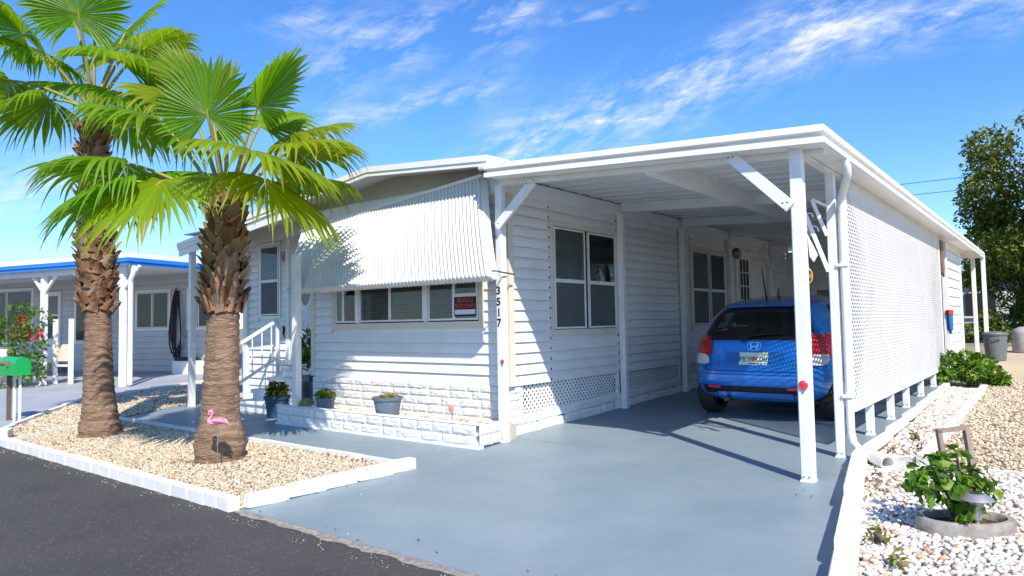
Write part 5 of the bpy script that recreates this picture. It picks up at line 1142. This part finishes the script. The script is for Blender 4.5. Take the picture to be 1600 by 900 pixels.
# hose on the wall, white box
hp = nloc(-2.15, 3.2, 0); hs_ = thing('garden_hose', 'black garden hose hanging in long loops on the neighbouring wall', 'hose', hp); nx = Vector((math.cos(NA_), math.sin(NA_), 0)); m = MB(); pts = []
for k_ in range(5):
    w_ = .10+.030*k_; zb = .42+.07*((k_*3) % 5)
    for i in range(15):
        t2 = i/14; a = t2*2*math.pi; x_ = -math.sin(a)*w_*(.55+.75*(1-math.cos(a))/2); z_ = 2.30-(2.30-zb)*((1-math.cos(a))/2)**.85
        pts.append(hp+nx*x_+Vector((0, -.02*k_, z_)))
m.tube(pts, .019, 6); m.build('coil', BLACK, hs_, smooth=60); MB().tube([hp+Vector((0, .06, 2.28)), hp+Vector((0, -.05, 2.28)), hp+Vector((0, -.06, 2.38))], .02, 6).build('hook', BLACK, hs_)
MB().tube([hp+nx*.1+Vector((0, 0, .9)), hp+nx*-.15+Vector((0, 0, .55)), hp+nx*.15+Vector((0, -.1, .25)), hp+nx*.3+Vector((0, -.1, .2))], .022, 6).build('tail', BLACK, hs_)
b0 = nloc(-1.5, 3.0, 0); t = thing('utility_box', 'low white utility box with dark lid below the hose', 'box', b0, NA_); MB().box(-.45, .45, -.15, .15, 0.05, .42).build('body', WHITE, t); MB().box(-.35, .1, -.17, .17, .425, .52).build('lid', BLACK, t)
# second post pair and cream bench near the flowers
bq_ = nloc(-2.75, .45, 0); t = thing('plant_stand', 'white post stand with a cream panel beside the flowering shrub', 'stand', bq_, NA_)
for x in (-.28, .28): MB().box(x-.04, x+.04, -.04, .04, 0, 1.55).build('upright', WHITE, t)
MB().box(-.24, .24, -.02, .02, .55, .95).build('panel', CREAM, t); MB().box(-.24, .24, -.02, .02, .42, .47).build('rail', WHITE, t)
# flowering shrub (red blooms) and white tub
fb = Vector((-14.3, -.35, gz(-.3))); fcl = [(fb+Vector((a, b, c)), (s_, s_, s_)) for a, b, c, s_ in ((0, 0, .4, .5), (.5, .2, .45, .4), (-.7, -.3, .6, .6), (.4, .2, 1.0, .42), (-.3, 0, 1.15, .5), (.55, .3, 1.5, .36), (-1.0, -.3, 1.3, .5), (.2, .1, 1.75, .25), (-1.5, -.4, .7, .6))]
t = bush('bougainvillea', 'tall loose flowering shrub with red blooms against the neighbouring carport', 'shrub', fb, fcl, 2600, .11, GREENS, 71, 9); leaf_mesh('blossom', [(fb+Vector((a, b, c)), (s_, s_, s_)) for a, b, c, s_ in ((.85, .2, 1.25, .20), (.5, .1, 1.55, .12), (-.5, -.2, 1.95, .16), (-.9, -.4, 2.45, .22), (.3, 0, 1.2, .12))], 150, .075, [(.62, .02, .03), (.55, .03, .06)], 72, t, FLOWER, elong=1.3)
tb = Vector((-13.6, -1.1, gz(-1.1))); t = thing('white_tub', 'white round tub with trailing plants under the flowering shrub', 'tub', tb+Vector((-.9, .6, 0))); MB().lathe([(0, 0), (.32, 0), (.42, .62), (.45, .64), (.40, .64), (0, .58)], tb+Vector((-.9, .6, .3)), 20).build('body', WHITE, t, smooth=35); MB().lathe([(0, 0), (.2, 0), (.2, .31), (0, .31)], tb+Vector((-.9, .6, 0)), 12).build('foot', WHITE, t)
# green mailbox on stakes
mb = Vector((-7.50, -2.22, gz(-2.22))); t = thing('mailbox', 'bright green mailbox on thin posts at the left edge', 'mailbox', mb); ORG[t.name] = Vector((0, 0, 0)); t.rotation_euler = (0, 0, .05)
GRM = mat('green_enamel', (.01, .33, .085), .35, (.012, .37, .10), 4); pr_ = [(-.10, 0), (.10, 0), (.10, .16)]+[(.10*math.cos(a*math.pi/8), .16+.10*math.sin(a*math.pi/8)*.9) for a in range(1, 8)]+[(-.10, .16)]
m = MB(); m.prism([(-.42, y_, .70+z_) for y_, z_ in pr_], (.66, 0, 0)); bx_ = m.build('box', GRM, t); MB().box(-.43, .27, -.13, .13, .685, .70).build('tray', GRM, t); MB().box(-.06, .0, -.125, -.105, .82, .90).build('flag_hinge', mat('copper_fitting', (.55, .25, .14), .4, metal=.5), bx_); MB().bar((-.34, -.118, .865), (-.02, -.118, .868), .012, .03).build('flag', MATS['copper_fitting'], bx_)
for x, w_, mt_ in ((-.06, .026, WHITE), (.14, .028, WHITE), (-.26, .05, BARK)): MB().box(x-w_/2, x+w_/2, -w_/2, w_/2, -.03, .69).build('stake', mt_, t)

# ------------------------------------------------------------------ background
tree('large dark oak with spreading crown at the right edge beyond the yard', (7.6, 23.0, gz(16)), 7, ((6.7, 23.0, 4.4), 4.7, 4.7), 210, 60000, .17, 81, .32)
tree('broad oak filling the gap behind the rear porch posts', (4.4, 25.5, gz(16)), 5, ((4.3, 25.0, 3.3), 2.4, 2.2), 70, 19000, .21, 82, .25)
tree('green tree showing over the roofs between the palm trunks', (-22.5, 13.5, gz(13)), 5, ((-22.5, 13.5, 4.9), 2.6, 2.2), 45, 9000, .24, 83, .25, pal=GREENS)
tree('dense green tree behind the right oak', (9.5, 30, gz(16)), 6, ((9.5, 30, 4.0), 4.2, 3.6), 60, 14000, .26, 84, .3)
t = thing('far_house', 'low pale house with brown-edged flat roof behind the rear porch', 'house', (4.2, 27.5, gz(16))); MB().box(.5, 8.5, 30.5, 36, gz(16), 2.75).build('wall', mat('far_wall', (.62, .64, .66), .7, (.56, .58, .6), 1), t); MB().box(.2, 8.8, 30.2, 36.2, 2.75, 2.95).build('roof', mat('far_roof', (.40, .30, .25), .8), t)
for x in (1.4, 3.4, 5.4): o = MB().box(x, x+1.1, 30.42, 30.49, 1.2, 2.2).build('window', DARK, t); MB().box(x-.06, x+1.16, 30.40, 30.44, 1.12, 1.2).build('sill', TRIMW, o)
for i, (x, y, s_) in enumerate(((2.9, 19.5, .7), (4.6, 20.5, .9), (6.2, 18.5, .8), (3.7, 23.5, 1.0), (7.8, 20.0, 1.0))):
    b_ = Vector((x, y, gz(16))); bush('garden_shrub', ('rounded dark shrub seen between the rear porch posts', 'bushy shrub behind the rubbish bin', 'shrub in front of the large oak trunk', 'taller shrub against the far house wall', 'wide shrub at the right edge of the yard')[i], 'shrub', b_, [(b_+Vector((a*s_, c*s_, d*s_)), (.5*s_, .5*s_, .45*s_)) for a, c, d in ((0, 0, .5), (.5, .1, .4), (-.5, 0, .4), (.1, .2, .95))], 1300, .15, OAKG+GREENS[:1], 90+i, 5)
for z0, z1 in ((5.9, 6.2), (5.15, 5.4)):
    o = MB().tube([(-30+i*6, 45+.0*i, z0+4.3+(z1-z0)*i/14-.6*math.sin(i/14*math.pi)) for i in range(15)], .018, 5).build('power_line', BLACK); tag(o, ('upper' if z0 > 5.5 else 'lower')+' thin black power line crossing the sky behind the roof', 'power line', None)

# ------------------------------------------------------------------ litter, grit and painted siding-end shadows
LIT = attr_mat('dry_leaf', .9)
def litter(polys, n, size, seed, label, z=.006):
    g = np.random.default_rng(seed); cl = []
    for (x0, x1, y0, y1) in polys:
        for _ in range(8): x, y = g.uniform(x0, x1), g.uniform(y0, y1); cl.append(((x, y, gz(y)+z), (max(.03, (x1-x0)*.25), max(.03, (y1-y0)*.25), .004)))
    o = leaf_mesh('leaf_litter', cl, n, size, [(.20, .11, .05), (.28, .18, .09), (.14, .08, .04), (.33, .25, .15)], seed, None, LIT, elong=2.2, up=2.5); o['kind'] = 'stuff'; tag(o, label, 'leaf litter')
litter([(-.05, .05, -2.9, -1.4), (-.2, 3.6, -2.94, -2.75), (3.1, 3.3, -.6, .3)], 22, .03, 301, 'scattered dry leaf bits along the driveway edges')
litter([(-2.3, -1.5, -2.45, -1.8), (-5.2, -4.4, -2.6, -1.9), (-4.2, -.4, -1.48, -1.42), (-5.4, -.3, -2.9, -2.8)], 220, .045, 302, 'brown leaf litter on the gravel around the palm trunks', .02)
litter([(3.4, 3.66, 1.0, 1.9), (3.45, 4.0, -.6, .5)], 110, .055, 303, 'rusty fallen leaves on the white stones near the drain pipe', .03)
stones('road_grit', [(-5.5, -3.20), (3.7, -3.16), (3.7, -3.03), (-5.5, -3.05)], .040, .003, .007, [(.30, .22, .15), (.40, .33, .25), (.22, .15, .10), (.5, .45, .38)], 21, 'thin line of sandy grit where asphalt meets the kerb', 'grit', PEB, zfun=lambda x, y: x*0-.092, clip=lambda x, y: (np.sin(x*9)+np.sin(x*23.7+y*40) > .2))
stones('stray_pebbles', [(.0, -2.9), (1.1, -2.9), (.5, -1.3), (.05, -1.4)], .33, .003, .007, TANP, 22, 'few stray pebbles kicked onto the driveway beside the palm bed', 'pebbles', PEB)
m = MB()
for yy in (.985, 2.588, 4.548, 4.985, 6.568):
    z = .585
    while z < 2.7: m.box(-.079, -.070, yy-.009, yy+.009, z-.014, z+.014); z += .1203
m.build('siding_end_shadows', BLACK, SW, kind='stuff')  # small black boxes stand in for the shadows at the siding ends
car.scale = (1.075, 1.03, .965)
